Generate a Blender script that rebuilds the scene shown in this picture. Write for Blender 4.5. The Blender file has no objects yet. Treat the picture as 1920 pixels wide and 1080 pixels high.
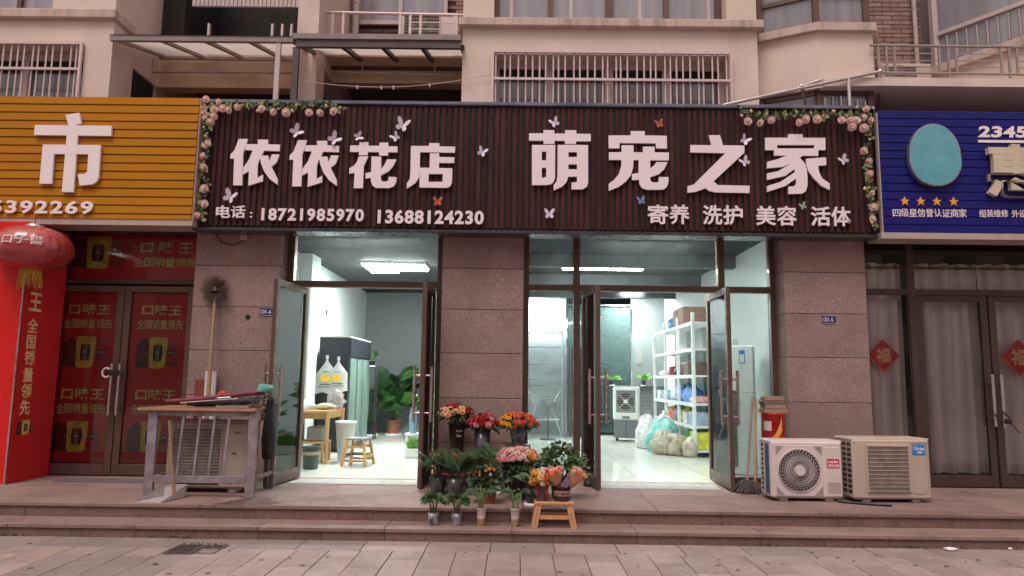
import bpy, bmesh, math, random
from mathutils import Vector, Matrix
random.seed(7)
R_ = math.radians
scene = bpy.context.scene
COL = scene.collection
# ---------------------------------------------------------------- camera
PITCH, YAW, ROLL = R_(7.3), R_(0.35), 0.0125
fw = Vector((-math.sin(YAW)*math.cos(PITCH), math.cos(YAW)*math.cos(PITCH), math.sin(PITCH)))
rt = fw.cross(Vector((0, 0, 1))).normalized(); up = rt.cross(fw)
rt, up = rt*math.cos(ROLL)+up*math.sin(ROLL), up*math.cos(ROLL)-rt*math.sin(ROLL)
cam_d = bpy.data.cameras.new('camera'); cam = bpy.data.objects.new('camera', cam_d); COL.objects.link(cam)
cam.matrix_world = Matrix(((rt.x, up.x, -fw.x, 0), (rt.y, up.y, -fw.y, -7.8), (rt.z, up.z, -fw.z, 1.10), (0, 0, 0, 1)))
cam_d.sensor_width = 36; cam_d.lens = 25.125; cam_d.clip_start = 0.05; cam_d.clip_end = 500
scene.camera = cam
# ---------------------------------------------------------------- sky, sun, exposure
SUN_EL, SUN_AZ = R_(62), R_(200)       # azimuth clockwise from +Y: high, behind the camera
world = bpy.data.worlds.new('World'); scene.world = world; world.use_nodes = True
wn = world.node_tree; wn.nodes.clear()
wo = wn.nodes.new('ShaderNodeOutputWorld'); bg = wn.nodes.new('ShaderNodeBackground')
sky = wn.nodes.new('ShaderNodeTexSky'); sky.sky_type = 'NISHITA'; sky.sun_disc = False
sky.sun_elevation = SUN_EL; sky.sun_rotation = SUN_AZ; sky.dust_density = 6; sky.air_density = 1.0; sky.ozone_density = 1.0
mx = wn.nodes.new('ShaderNodeMix'); mx.data_type = 'RGBA'; mx.inputs[0].default_value = 0.86
mx.inputs[7].default_value = (5.4, 4.65, 4.45, 1)          # even cloud cover, faintly pink at day's end
wn.links.new(sky.outputs[0], mx.inputs[6]); wn.links.new(mx.outputs[2], bg.inputs[0])
bg.inputs[1].default_value = 0.10; wn.links.new(bg.outputs[0], wo.inputs[0])
sun_d = bpy.data.lights.new('sun', 'SUN'); sun_d.energy = 1.5; sun_d.angle = R_(28); sun_d.color = (1, .91, .85)
sun = bpy.data.objects.new('sun', sun_d); COL.objects.link(sun)
sdir = Vector((math.sin(SUN_AZ)*math.cos(SUN_EL), math.cos(SUN_AZ)*math.cos(SUN_EL), math.sin(SUN_EL)))
sun.rotation_euler = sdir.to_track_quat('Z', 'Y').to_euler(); sun.location = (0, -20, 30)
scene.view_settings.view_transform = 'Standard'; scene.view_settings.look = 'None'
scene.view_settings.exposure = 0.55; scene.view_settings.gamma = 1; scene.view_settings.use_curve_mapping = False
scene.render.engine = 'CYCLES'
scene.cycles.use_denoising = True; scene.cycles.max_bounces = 10; scene.cycles.transparent_max_bounces = 16
scene.cycles.diffuse_bounces = 4; scene.cycles.sample_clamp_indirect = 6
LAMP = 92.0

# ---------------------------------------------------------------- materials
MATS = {}
def mat(name, col=(.5, .5, .5), rough=.6, metal=0., var=.12, scale=6., bump=0., bscale=60., rnd=0., col2=None, speck=None,
        dirt=None, emit=None, stretch=None, spec=.5, sub=0., coat=0.):
    if name in MATS: return MATS[name]
    m = bpy.data.materials.new(name); m.use_nodes = True; MATS[name] = m
    nt = m.node_tree; N = nt.nodes; L = nt.links; b = N['Principled BSDF']
    b.inputs['Roughness'].default_value = rough; b.inputs['Metallic'].default_value = metal
    b.inputs['Specular IOR Level'].default_value = spec
    if coat: b.inputs['Coat Weight'].default_value = coat; b.inputs['Coat Roughness'].default_value = .15
    if emit:
        b.inputs['Emission Color'].default_value = (*emit[0], 1); b.inputs['Emission Strength'].default_value = emit[1]
    tc = N.new('ShaderNodeTexCoord'); src = tc.outputs['Object']
    if stretch:
        mp = N.new('ShaderNodeMapping'); mp.inputs['Scale'].default_value = stretch; L.new(src, mp.inputs[0]); src = mp.outputs[0]
    oi = N.new('ShaderNodeObjectInfo')
    ad = N.new('ShaderNodeVectorMath'); ad.operation = 'ADD'
    rm = N.new('ShaderNodeMath'); rm.operation = 'MULTIPLY'; rm.inputs[1].default_value = 37.0
    L.new(oi.outputs['Random'], rm.inputs[0]); L.new(src, ad.inputs[0]); L.new(rm.outputs[0], ad.inputs[1]); src = ad.outputs[0]
    def noise(sc, det=4, ro=.6):
        n = N.new('ShaderNodeTexNoise'); n.inputs['Scale'].default_value = sc; n.inputs['Detail'].default_value = det
        n.inputs['Roughness'].default_value = ro; L.new(src, n.inputs['Vector']); return n.outputs['Fac']
    def ramp(fac, a, c0, bb, c1):
        r = N.new('ShaderNodeValToRGB'); e = r.color_ramp.elements
        e[0].position = a; e[0].color = (*c0, 1); e[1].position = bb; e[1].color = (*c1, 1); L.new(fac, r.inputs[0]); return r.outputs[0]
    def mixc(fac, a, b_, mode='MIX'):
        x = N.new('ShaderNodeMix'); x.data_type = 'RGBA'; x.blend_type = mode
        if isinstance(fac, float): x.inputs[0].default_value = fac
        else: L.new(fac, x.inputs[0])
        for i, v in ((6, a), (7, b_)):
            if isinstance(v, tuple): x.inputs[i].default_value = (*v, 1)
            else: L.new(v, x.inputs[i])
        return x.outputs[2]
    lo = tuple(c*(1-var) for c in col); hi = tuple(min(1, c*(1+var)) for c in col)
    c = ramp(noise(scale), .3, lo, .7, col2 or hi)
    if speck:      # (colour, scale, amount)
        f = ramp(noise(speck[1], 2, .7), .5, (0, 0, 0), .62, (speck[2],)*3); c = mixc(f, c, speck[0])
        f2 = ramp(noise(speck[1]*.83, 2, .7), .56, (0, 0, 0), .68, (speck[2],)*3); c = mixc(f2, c, tuple(v*.35 for v in col))
    if dirt:       # (colour, scale, amount)
        f = ramp(noise(dirt[1], 6, .7), .48, (0, 0, 0), .72, (dirt[2],)*3); c = mixc(f, c, dirt[0])
    if rnd:
        r1 = N.new('ShaderNodeMapRange'); r1.inputs[3].default_value = 1-rnd; r1.inputs[4].default_value = 1+rnd
        L.new(oi.outputs['Random'], r1.inputs[0]); x = N.new('ShaderNodeVectorMath'); x.operation = 'SCALE'
        L.new(c, x.inputs[0]); L.new(r1.outputs[0], x.inputs['Scale']); c = x.outputs[0]
    L.new(c, b.inputs['Base Color'])
    rr = ramp(noise(scale*2.3), .3, (max(.02, rough-.12),)*3, .7, (min(1, rough+.12),)*3); L.new(rr, b.inputs['Roughness'])
    if bump:
        bn = N.new('ShaderNodeBump'); bn.inputs['Strength'].default_value = bump; bn.inputs['Distance'].default_value = .01
        L.new(noise(bscale, 3, .7), bn.inputs['Height']); L.new(bn.outputs[0], b.inputs['Normal'])
    if sub:
        t = N.new('ShaderNodeBsdfTranslucent'); L.new(c, t.inputs[0]); ms = N.new('ShaderNodeMixShader'); ms.inputs[0].default_value = sub
        L.new(b.outputs[0], ms.inputs[1]); L.new(t.outputs[0], ms.inputs[2]); L.new(ms.outputs[0], N['Material Output'].inputs[0])
    return m
def glass(name, tint=(.93, .97, .95), rough=.02, ior=1.45, haze=0., hcol=(.6, .66, .7), hscale=2.5, hmin=.25):
    if name in MATS: return MATS[name]
    m = bpy.data.materials.new(name); m.use_nodes = True; MATS[name] = m
    nt = m.node_tree; N = nt.nodes; L = nt.links; N.remove(N['Principled BSDF'])
    t = N.new('ShaderNodeBsdfTransparent'); t.inputs[0].default_value = (*tint, 1)
    g = N.new('ShaderNodeBsdfGlossy'); g.inputs['Roughness'].default_value = rough
    f = N.new('ShaderNodeFresnel'); f.inputs[0].default_value = ior
    ms = N.new('ShaderNodeMixShader'); L.new(f.outputs[0], ms.inputs[0]); L.new(t.outputs[0], ms.inputs[1]); L.new(g.outputs[0], ms.inputs[2])
    out = ms.outputs[0]
    if haze:      # curved smears: wiped dust film; on the teal partition, painted-in brightness
        tc = N.new('ShaderNodeTexCoord'); n0 = N.new('ShaderNodeTexNoise'); n0.inputs['Scale'].default_value = 1.6; n0.inputs['Detail'].default_value = 2
        L.new(tc.outputs['Object'], n0.inputs['Vector'])
        vm = N.new('ShaderNodeVectorMath'); vm.operation = 'MULTIPLY_ADD'; vm.inputs[1].default_value = (1.3, 1.3, 1.3)
        L.new(n0.outputs['Color'], vm.inputs[0]); L.new(tc.outputs['Object'], vm.inputs[2])
        mp = N.new('ShaderNodeMapping'); mp.inputs['Scale'].default_value = (hscale*1.2, 1, hscale*9); L.new(vm.outputs[0], mp.inputs[0])
        n1 = N.new('ShaderNodeTexNoise'); n1.inputs['Scale'].default_value = 1.6; n1.inputs['Detail'].default_value = 6; n1.inputs['Roughness'].default_value = .7
        L.new(mp.outputs[0], n1.inputs['Vector'])
        r = N.new('ShaderNodeValToRGB'); r.color_ramp.elements[0].position = .38; r.color_ramp.elements[0].color = (haze*hmin,)*3+(1,)
        r.color_ramp.elements[1].position = .75; r.color_ramp.elements[1].color = (haze,)*3+(1,); L.new(n1.outputs['Fac'], r.inputs[0])
        d = N.new('ShaderNodeBsdfDiffuse'); d.inputs[0].default_value = (*hcol, 1)
        tl = N.new('ShaderNodeBsdfTranslucent'); tl.inputs[0].default_value = (*hcol, 1)
        a = N.new('ShaderNodeMixShader'); a.inputs[0].default_value = .6; L.new(d.outputs[0], a.inputs[1]); L.new(tl.outputs[0], a.inputs[2])
        m2 = N.new('ShaderNodeMixShader'); L.new(r.outputs[0], m2.inputs[0]); L.new(out, m2.inputs[1]); L.new(a.outputs[0], m2.inputs[2]); out = m2.outputs[0]
    L.new(out, N['Material Output'].inputs[0]); return m
def stone(name, col, speck, amt=.7, rough=.75, sc=150, bump=.5, rnd=.06, dirt=None):
    return mat(name, col, rough, var=.13, scale=3.5, bump=bump, bscale=110, rnd=rnd, speck=(speck, sc, amt), dirt=dirt)

# ---------------------------------------------------------------- mesh builder
class B:
    def __init__(s): s.v = []; s.f = []; s.sm = []
    def add(s, vs, fs, smooth=False):
        o = len(s.v); s.v += [tuple(v) for v in vs]; s.f += [tuple(i+o for i in f) for f in fs]; s.sm += [smooth]*len(fs); return s
    def box(s, x0, x1, y0, y1, z0, z1, c=0.):
        if x1 < x0: x0, x1 = x1, x0
        if y1 < y0: y0, y1 = y1, y0
        if z1 < z0: z0, z1 = z1, z0
        c = min(c, (x1-x0)*.45, (y1-y0)*.45, (z1-z0)*.45)
        if c <= 0:
            return s.add([(x0, y0, z0), (x1, y0, z0), (x1, y1, z0), (x0, y1, z0), (x0, y0, z1), (x1, y0, z1), (x1, y1, z1), (x0, y1, z1)],
                         [(0, 3, 2, 1), (4, 5, 6, 7), (0, 1, 5, 4), (1, 2, 6, 5), (2, 3, 7, 6), (3, 0, 4, 7)])
        X, Y, Z = (x0, x1), (y0, y1), (z0, z1); vs = []; idx = {}
        for i in (0, 1):
            for j in (0, 1):
                for k in (0, 1):
                    si, sj, sk = (1-2*i)*c, (1-2*j)*c, (1-2*k)*c
                    for a, p in enumerate(((X[i], Y[j]+sj, Z[k]+sk), (X[i]+si, Y[j], Z[k]+sk), (X[i]+si, Y[j]+sj, Z[k]))):
                        idx[i, j, k, a] = len(vs); vs.append(p)
        fs = []
        for i in (0, 1):
            q = [idx[i, 0, 0, 0], idx[i, 1, 0, 0], idx[i, 1, 1, 0], idx[i, 0, 1, 0]]; fs.append(q if i else q[::-1])
            q = [idx[0, i, 0, 1], idx[1, i, 0, 1], idx[1, i, 1, 1], idx[0, i, 1, 1]]; fs.append(q[::-1] if i else q)
            q = [idx[0, 0, i, 2], idx[1, 0, i, 2], idx[1, 1, i, 2], idx[0, 1, i, 2]]; fs.append(q if i else q[::-1])
        for i in (0, 1):
            for j in (0, 1):
                fs.append([idx[i, j, 0, 0], idx[i, j, 0, 1], idx[i, j, 1, 1], idx[i, j, 1, 0]])
                fs.append([idx[i, 0, j, 0], idx[i, 0, j, 2], idx[i, 1, j, 2], idx[i, 1, j, 0]])
                fs.append([idx[0, i, j, 1], idx[0, i, j, 2], idx[1, i, j, 2], idx[1, i, j, 1]])
                for k in (0, 1): fs.append([idx[i, j, k, 0], idx[i, j, k, 1], idx[i, j, k, 2]])
        return s.add(vs, fs)
    def cyl(s, p0, p1, r0, r1=None, n=10, caps=True, smooth=True):
        p0, p1 = Vector(p0), Vector(p1); r1 = r0 if r1 is None else r1
        d = (p1-p0).normalized(); a = d.cross(Vector((0, 0, 1)) if abs(d.z) < .95 else Vector((1, 0, 0))).normalized(); b = d.cross(a)
        vs = []
        for p, r in ((p0, r0), (p1, r1)):
            for i in range(n):
                t = 2*math.pi*i/n; vs.append(p+(a*math.cos(t)+b*math.sin(t))*r)
        s.add(vs, [(i, (i+1) % n, n+(i+1) % n, n+i) for i in range(n)], smooth)
        if caps: s.add(vs, [tuple(range(n))[::-1], tuple(range(n, 2*n))])
        return s
    def tube(s, pts, r, n=8, r1=None):
        pts = [Vector(p) for p in pts]; vs = []; m = len(pts); a = None
        for k, p in enumerate(pts):
            d = (pts[min(k+1, m-1)]-pts[max(k-1, 0)]).normalized()
            if a is None: a = d.cross(Vector((0, 0, 1)) if abs(d.z) < .9 else Vector((1, 0, 0))).normalized()
            else: a = (a-d*a.dot(d)).normalized()
            b = d.cross(a); rr = r if r1 is None else r+(r1-r)*k/(m-1)
            for i in range(n):
                t = 2*math.pi*i/n; vs.append(p+(a*math.cos(t)+b*math.sin(t))*rr)
        fs = [(k*n+i, k*n+(i+1) % n, (k+1)*n+(i+1) % n, (k+1)*n+i) for k in range(m-1) for i in range(n)]
        s.add(vs, fs, True); s.add(vs, [tuple(range(n))[::-1], tuple(range((m-1)*n, m*n))]); return s
    def lathe(s, prof, c=(0, 0, 0), n=20, smooth=True, wob=0.):
        vs = []
        for r, z in prof:
            for i in range(n):
                t = 2*math.pi*i/n; w = 1+wob*math.sin(3*t+z*9)+wob*math.sin(7*t+z*31); vs.append((c[0]+r*w*math.cos(t), c[1]+r*w*math.sin(t), c[2]+z))
        m = len(prof)
        s.add(vs, [(k*n+i, k*n+(i+1) % n, (k+1)*n+(i+1) % n, (k+1)*n+i) for k in range(m-1) for i in range(n)], smooth)
        if prof[0][0] > 1e-4: s.add(vs[:n], [tuple(range(n))[::-1]])
        if prof[-1][0] > 1e-4: s.add(vs[-n:], [tuple(range(n))])
        return s
    def poly(s, pts, y0, y1):           # outline in x,z extruded from y0 (front) to y1
        n = len(pts); ar = sum(pts[i][0]*pts[(i+1) % n][1]-pts[(i+1) % n][0]*pts[i][1] for i in range(n))
        if ar < 0: pts = pts[::-1]
        vs = [(x, y0, z) for x, z in pts]+[(x, y1, z) for x, z in pts]
        return s.add(vs, [tuple(range(n)), tuple(range(n, 2*n))[::-1]]+[(i, i+n, (i+1) % n+n, (i+1) % n) for i in range(n)])
    def prism(s, pts, z0, z1):          # outline in x,y extruded upward
        n = len(pts); ar = sum(pts[i][0]*pts[(i+1) % n][1]-pts[(i+1) % n][0]*pts[i][1] for i in range(n))
        if ar < 0: pts = pts[::-1]
        vs = [(x, y, z0) for x, y in pts]+[(x, y, z1) for x, y in pts]
        return s.add(vs, [tuple(range(n))[::-1], tuple(range(n, 2*n))]+[(i, (i+1) % n, (i+1) % n+n, i+n) for i in range(n)])
    def bar(s, p0, p1, w, h):           # square bar between two points
        p0, p1 = Vector(p0), Vector(p1); d = (p1-p0).normalized(); a = d.cross(Vector((0, 0, 1)) if abs(d.z) < .95 else Vector((0, 1, 0))).normalized(); b = d.cross(a)
        vs = [p+a*i*w/2+b*j*h/2 for p in (p0, p1) for i, j in ((-1, -1), (1, -1), (1, 1), (-1, 1))]
        return s.add(vs, [(0, 1, 2, 3)[::-1], (4, 5, 6, 7), (0, 1, 5, 4), (1, 2, 6, 5), (2, 3, 7, 6), (3, 0, 4, 7)])
    def leaf(s, p, d, nrm, l, w, bend=.25, seg=4):
        p, d = Vector(p), Vector(d).normalized(); side = d.cross(Vector(nrm))
        if side.length < 1e-3: side = d.cross(Vector((1, 0, .3)))
        side.normalize(); nn = side.cross(d); vs = []; 
        for k in range(seg+1):
            t = k/seg; ww = w*.5*math.sin(math.pi*min(1, .06+t*.94)**.8); q = p+d*l*t-Vector((0, 0, 1))*bend*l*t*t
            vs += [q-side*ww+nn*ww*.25, q, q+side*ww+nn*ww*.25]
        return s.add(vs, [f for k in range(seg) for f in ((3*k, 3*k+1, 3*k+4, 3*k+3), (3*k+1, 3*k+2, 3*k+5, 3*k+4))], True)
    def mesh(s, name, off=(0, 0, 0)):
        me = bpy.data.meshes.new(name); me.from_pydata([(x-off[0], y-off[1], z-off[2]) for x, y, z in s.v], [], s.f)
        me.polygons.foreach_set('use_smooth', s.sm); me.update(); return me
    def grow(s, name, m, parent=None, w=True):
        """link as one mesh object; w: vertices are world coordinates"""
        off = (0, 0, 0)
        if parent is not None and w:
            q = parent; off = Vector((0, 0, 0))
            while q is not None: off = off+q.location; q = q.parent
        o = bpy.data.objects.new(name, s.mesh(name, off)); COL.objects.link(o); o.parent = parent
        if m is not None: o.data.materials.append(m)
        return o
def link(me, name, parent=None, loc=(0, 0, 0), rot=(0, 0, 0), sc=1.):
    o = bpy.data.objects.new(name, me); COL.objects.link(o); o.parent = parent; o.location = loc; o.rotation_euler = rot
    o.scale = (sc, sc, sc) if not isinstance(sc, tuple) else sc; return o
def tag(o, label, cat, group=None):
    o['label'] = label; o['category'] = cat
    if group: o['group'] = group
    return o
def thing(name, label, cat, loc=(0, 0, 0), rz=0., group=None):
    o = bpy.data.objects.new(name, None); o.empty_display_size = .1; COL.objects.link(o); o.location = loc; o.rotation_euler = (0, 0, rz); return tag(o, label, cat, group)
def struct(o): o['kind'] = 'structure'; return o
def bx(name, m, parent, x0, x1, y0, y1, z0, z1, c=0., w=True): return B().box(x0, x1, y0, y1, z0, z1, c).grow(name, m, parent, w)
def copy_tree(o, parent=None):
    c = o.copy(); COL.objects.link(c); c.parent = parent
    for ch in o.children: copy_tree(ch, c)
    return c
# ---------------------------------------------------------------- lettering
GC = {}
def gmesh(ch, bold, res=3):
    k = (ch, bold, res)
    if k not in GC:
        cu = bpy.data.curves.new('glyph', 'FONT'); cu.body = ch; cu.size = 1; cu.offset = bold; cu.extrude = .5; cu.resolution_u = res
        o = bpy.data.objects.new('glyph', cu); COL.objects.link(o); dg = bpy.context.evaluated_depsgraph_get()
        me = bpy.data.meshes.new_from_object(o.evaluated_get(dg)); GC[k] = ([tuple(v.co) for v in me.vertices], [tuple(p.vertices) for p in me.polygons])
        bpy.data.objects.remove(o); bpy.data.curves.remove(cu); bpy.data.meshes.remove(me)
    return GC[k]
def text(parent, s, x0, x1, z0, z1, y, th, m, bold=.012, name='character', italic=0., vertical=False, fn=None, w=True, res=3, join=False, qmax=1.):
    n = len(s); H = z1-z0; J = B(); last = None
    for i, ch in enumerate(s):
        if ch == ' ': continue
        cjk = ord(ch) > 0x2e80; vs, fs = gmesh(ch, bold if cjk else bold*1.2, res)
        if not vs: continue
        a0 = min(v[0] for v in vs); a1 = max(v[0] for v in vs); b0 = min(v[1] for v in vs)
        if vertical: cx = (x0+x1)/2; ch_h = H/n; zb = z1-(i+1)*ch_h+ch_h*.08; em = ch_h*.95; cw = x1-x0
        else: cw = (x1-x0)/n; cx = x0+cw*(i+.5); zb = z0; em = H/.92 if cjk else H/.73
        wd = (a1-a0)*em; q = 1. if ch in '1:.•' else min(qmax, (cw*.95)/max(wd, 1e-6)) if not vertical else min(1., cw/max(wd, 1e-6))
        if cjk and not vertical: q = min(1.25, cw*.95/max(wd, 1e-6))
        vv = []
        for vx, vy, vz in vs:
            zz = (vy-(b0 if cjk else 0))*em; X = cx+(vx-(a0+a1)/2)*em*q+italic*zz; Yv = y+th*(.5-vz); P = (X, Yv, zb+zz)
            vv.append(fn(P) if fn else P)
        b = J if join else B()
        b.add(vv, fs)
        if not join: last = b.grow(name, m, parent, w)
    return J.grow(name, m, parent, w) if join else last
# ================================================================= MATERIALS
granite = stone('pink_granite', (.27, .175, .158), (.43, .31, .29), .8, .7, 95, .55, .10, dirt=((.15, .09, .078), 1.1, .55))
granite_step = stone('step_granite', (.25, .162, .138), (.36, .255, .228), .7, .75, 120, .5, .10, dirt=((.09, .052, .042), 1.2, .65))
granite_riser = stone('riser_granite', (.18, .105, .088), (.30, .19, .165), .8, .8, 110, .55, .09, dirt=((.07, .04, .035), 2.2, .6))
paving = stone('paving_stone', (.31, .235, .212), (.44, .345, .32), .6, .72, 130, .4, .12, dirt=((.13, .092, .082), .9, .7))
paving_grey = stone('paving_grey_stone', (.225, .182, .168), (.33, .275, .26), .5, .75, 130, .4, .07)
mortar = mat('mortar', (.10, .075, .07), .9, bump=.4)
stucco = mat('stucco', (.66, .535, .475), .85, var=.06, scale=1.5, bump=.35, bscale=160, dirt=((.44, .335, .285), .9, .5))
stucco_d = mat('stucco_ochre', (.60, .45, .33), .85, var=.1, scale=2, bump=.3, bscale=120, dirt=((.22, .15, .11), 1.5, .5))
ledge_m = mat('stained_ledge', (.52, .40, .35), .85, var=.1, scale=5, bump=.3, dirt=((.17, .12, .10), 2.2, .65), stretch=(3.5, 3.5, .6))
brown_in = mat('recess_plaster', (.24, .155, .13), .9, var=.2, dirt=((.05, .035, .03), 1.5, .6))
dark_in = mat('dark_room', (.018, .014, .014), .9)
brick_m = mat('brick_brown', (.30, .19, .16), .85, var=.15, scale=14, bump=.4, bscale=90, rnd=.22)
brick_j = mat('brick_joint', (.075, .05, .045), .95)
bronze = mat('bronze_aluminium', (.125, .075, .06), .42, metal=.35, var=.12, scale=5)
bronze_d = mat('dark_bronze_aluminium', (.075, .047, .04), .4, metal=.35, var=.12, scale=5)
white_al = mat('pale_window_frame', (.50, .41, .39), .5, var=.1)
steel = mat('stainless_steel', (.62, .55, .54), .25, metal=.9, var=.08)
steel_p = mat('painted_grille_steel', (.60, .47, .46), .45, metal=.25, var=.1, scale=20)
rail_g = mat('grey_rail_paint', (.30, .24, .22), .55, var=.15, scale=10)
pane_up = mat('curtained_pane', (.20, .18, .21), .12, var=.3, scale=2.0, spec=.7, stretch=(5, 1, .3), coat=.6)
pane_pale = mat('pale_curtained_pane', (.27, .25, .28), .15, var=.22, scale=1.5, spec=.7, stretch=(6, 1, .25), coat=.6)
pane_dark = mat('dark_pane', (.035, .03, .035), .08, var=.3, spec=.7, coat=.5)
door_glass = glass('door_glass', (.90, .96, .94), .012, 1.6)
shop_glass = glass('shop_glass', (.90, .95, .94), .02, 1.45, .2, (.62, .66, .70), 1.2)
transom_glass = glass('transom_glass', (.86, .89, .89), .03, 1.45, .03, (.66, .72, .76), .8)
clear_glass = glass('clear_glass', (.85, .88, .86), .02, 1.45)
right_glass = glass('curtained_glass', (.95, .93, .92), .02, 1.45, .02, (.5, .47, .45))
G = -.212; T1 = -.115
# ================================================================= GROUND, STEPS
pv = struct(bx('pavement', mortar, None, -40, 40, -60, -1.70, G-.3, G-.018))
far = bx('paving_field', paving, pv, -40, 40, -60, -4.32, G-.02, G-.002)
slab_me = B().box(-.119, .119, -.247, .247, -.02, 0, .003).mesh('paving_slab'); slab_me.materials.append(paving)
slab_g = B().box(-.119, .119, -.247, .247, -.02, 0, .003).mesh('paving_slab'); slab_g.materials.append(paving_grey)
border_me = B().box(-.247, .247, -.165, .165, -.02, 0, .003).mesh('paving_slab'); border_me.materials.append(paving)
border_g = B().box(-.247, .247, -.165, .165, -.02, 0, .003).mesh('paving_slab'); border_g.materials.append(paving_grey)
GRATE = (-2.61, -2.22, -2.30, -2.01)
for i in range(-11, 12):
    x = i*.5+.07
    if -2.75 < x < -2.05: continue
    link(border_g if -4 < x < -1.4 or random.random() < .35 else border_me, 'paving_slab', pv, (x, -1.957, G+random.uniform(-.001, .0015)), (random.uniform(-.003, .003), random.uniform(-.002, .002), 0))
for i in range(-22, 23):
    x = i*.243-.07
    for j in range(5):
        y = -2.375-j*.5-(.25 if i % 2 else 0)
        if i % 2 and j == 0: link(B().box(-.119, .119, -.122, .122, -.02, 0, .003).mesh('paving_slab'), 'paving_slab', pv, (x, -2.25, G)).data.materials.append(paving)
        if -2.75 < x < -2.1 and y > -2.45: continue
        grey = -3.3 < x+(y+2.4)*-.35 < -2.25
        link(slab_g if grey else slab_me, 'paving_slab', pv, (x, y, G+random.uniform(-.001, .002)), (random.uniform(-.003, .003), random.uniform(-.003, .003), 0))
for a in ((-3.12, -2.611, -2.75, -1.79), (-2.219, -1.72, -2.75, -1.79), (-2.611, -2.219, -2.75, -2.301), (-2.611, -2.219, -2.009, -1.79)): bx('grate_surround', paving_grey, pv, *a, G-.03, G-.004)
# drain grate
t = thing('drain_grate', 'rusty dark slotted drain grate set in the grey paving slabs', 'drain grate', (-2.415, -2.155, G-.01))
iron = mat('rusty_iron', (.075, .05, .045), .8, var=.4, scale=30, bump=.4)
b = B(); gx0, gx1, gy0, gy1 = GRATE
b.box(gx0, gx1, gy0, gy0+.022, G-.02, G+.002).box(gx0, gx1, gy1-.022, gy1, G-.02, G+.002).box(gx0, gx0+.022, gy0+.022, gy1-.022, G-.02, G+.002).box(gx1-.022, gx1, gy0+.022, gy1-.022, G-.02, G+.002); b.grow('frame', iron, t)
bx('pit', dark_in, t, gx0+.001, gx1-.001, gy0+.001, gy1-.001, G-.2, G-.021)
for k in range(5): bx('bar', iron, t, gx0+.022, gx1-.022, gy0+.05+k*.046, gy0+.05+k*.046+.017, G-.02, G+.001)
bx('cross_bar', iron, t, -2.425, -2.40, gy0+.023, gy1-.023, G-.019, G+.0016)
# platform and steps
pf = struct(bx('platform', mortar, None, -40, 40, -1.44, .42, -.4, -.032))
x = -5.66
cuts = [-5.9, -4.45, -2.71, -1.945, .08, 1.24, 2.62, 4.35, 5.9]
for a, c in zip(cuts, cuts[1:]):
    bx('platform_slab', granite_step, pf, a+.002, c-.002, -1.475, -.62, -.03, 0, .003)
cuts = [-5.9, -4.9, -3.3, -1.79, -.35, 1.27, 2.75, 4.1, 5.9]
for a, c in zip(cuts, cuts[1:]): bx('platform_slab', granite_step, pf, a+.002, c-.002, -.617, .30, -.03, 0, .003)
bx('platform_slab', granite_step, pf, -40, -5.904, -1.475, .3, -.03, 0); bx('platform_slab', granite_step, pf, 5.904, 40, -1.475, .3, -.03, 0)
bx('water_stain', mat('damp_stain', (.10, .06, .05), .45, var=.4, scale=8), pf, -2.44, -2.30, -1.46, -1.12, .0006, .0012); B().prism([(-2.62, -1.46), (-2.40, -1.10), (-2.16, -1.02), (-2.2, -1.2), (-2.05, -1.32), (-2.1, -1.462), (-2.3, -1.468)], .0014, .0018).grow('water_stain', mat('damp_stain', (.10, .06, .05)), pf)
lo = struct(bx('lower_step', mortar, None, -40, 40, -1.76, -1.441, -.4, T1-.032))
x = -6.2; k = 0
while x < 6.2:      # upper risers, one metre long
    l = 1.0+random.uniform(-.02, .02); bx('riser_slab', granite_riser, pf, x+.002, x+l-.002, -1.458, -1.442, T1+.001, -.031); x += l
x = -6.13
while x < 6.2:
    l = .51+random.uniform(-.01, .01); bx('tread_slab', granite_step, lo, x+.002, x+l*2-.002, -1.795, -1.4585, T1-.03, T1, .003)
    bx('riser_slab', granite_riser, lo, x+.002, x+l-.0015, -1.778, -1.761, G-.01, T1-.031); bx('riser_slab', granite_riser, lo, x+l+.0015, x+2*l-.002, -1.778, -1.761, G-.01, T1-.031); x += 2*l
# ================================================================= BUILDING
bd = thing('apartment_building', 'beige apartment block with granite shopfronts, bay windows and brown brick walls', 'building', (0, 0, 0))
def pillar(x0, x1):
    p = bx('pillar', mortar, bd, x0+.008, x1-.008, .008, .40, 0, 2.9)
    zs = [0.002, .42, .895, 1.377, 1.855, 2.313, 2.80]
    for a, c in zip(zs, zs[1:]): bx('granite_panel', granite, p, x0, x1, 0, .39, a+.003, c-.003, .004)
pillar(-3.56, -2.62); pillar(-.82, .08); pillar(2.94, 3.84)
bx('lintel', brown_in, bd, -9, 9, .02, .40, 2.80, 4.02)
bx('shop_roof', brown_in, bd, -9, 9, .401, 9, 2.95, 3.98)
bx('soffit', brown_in, bd, -9, 9, -.19, .019, 2.74, 2.80)
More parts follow.
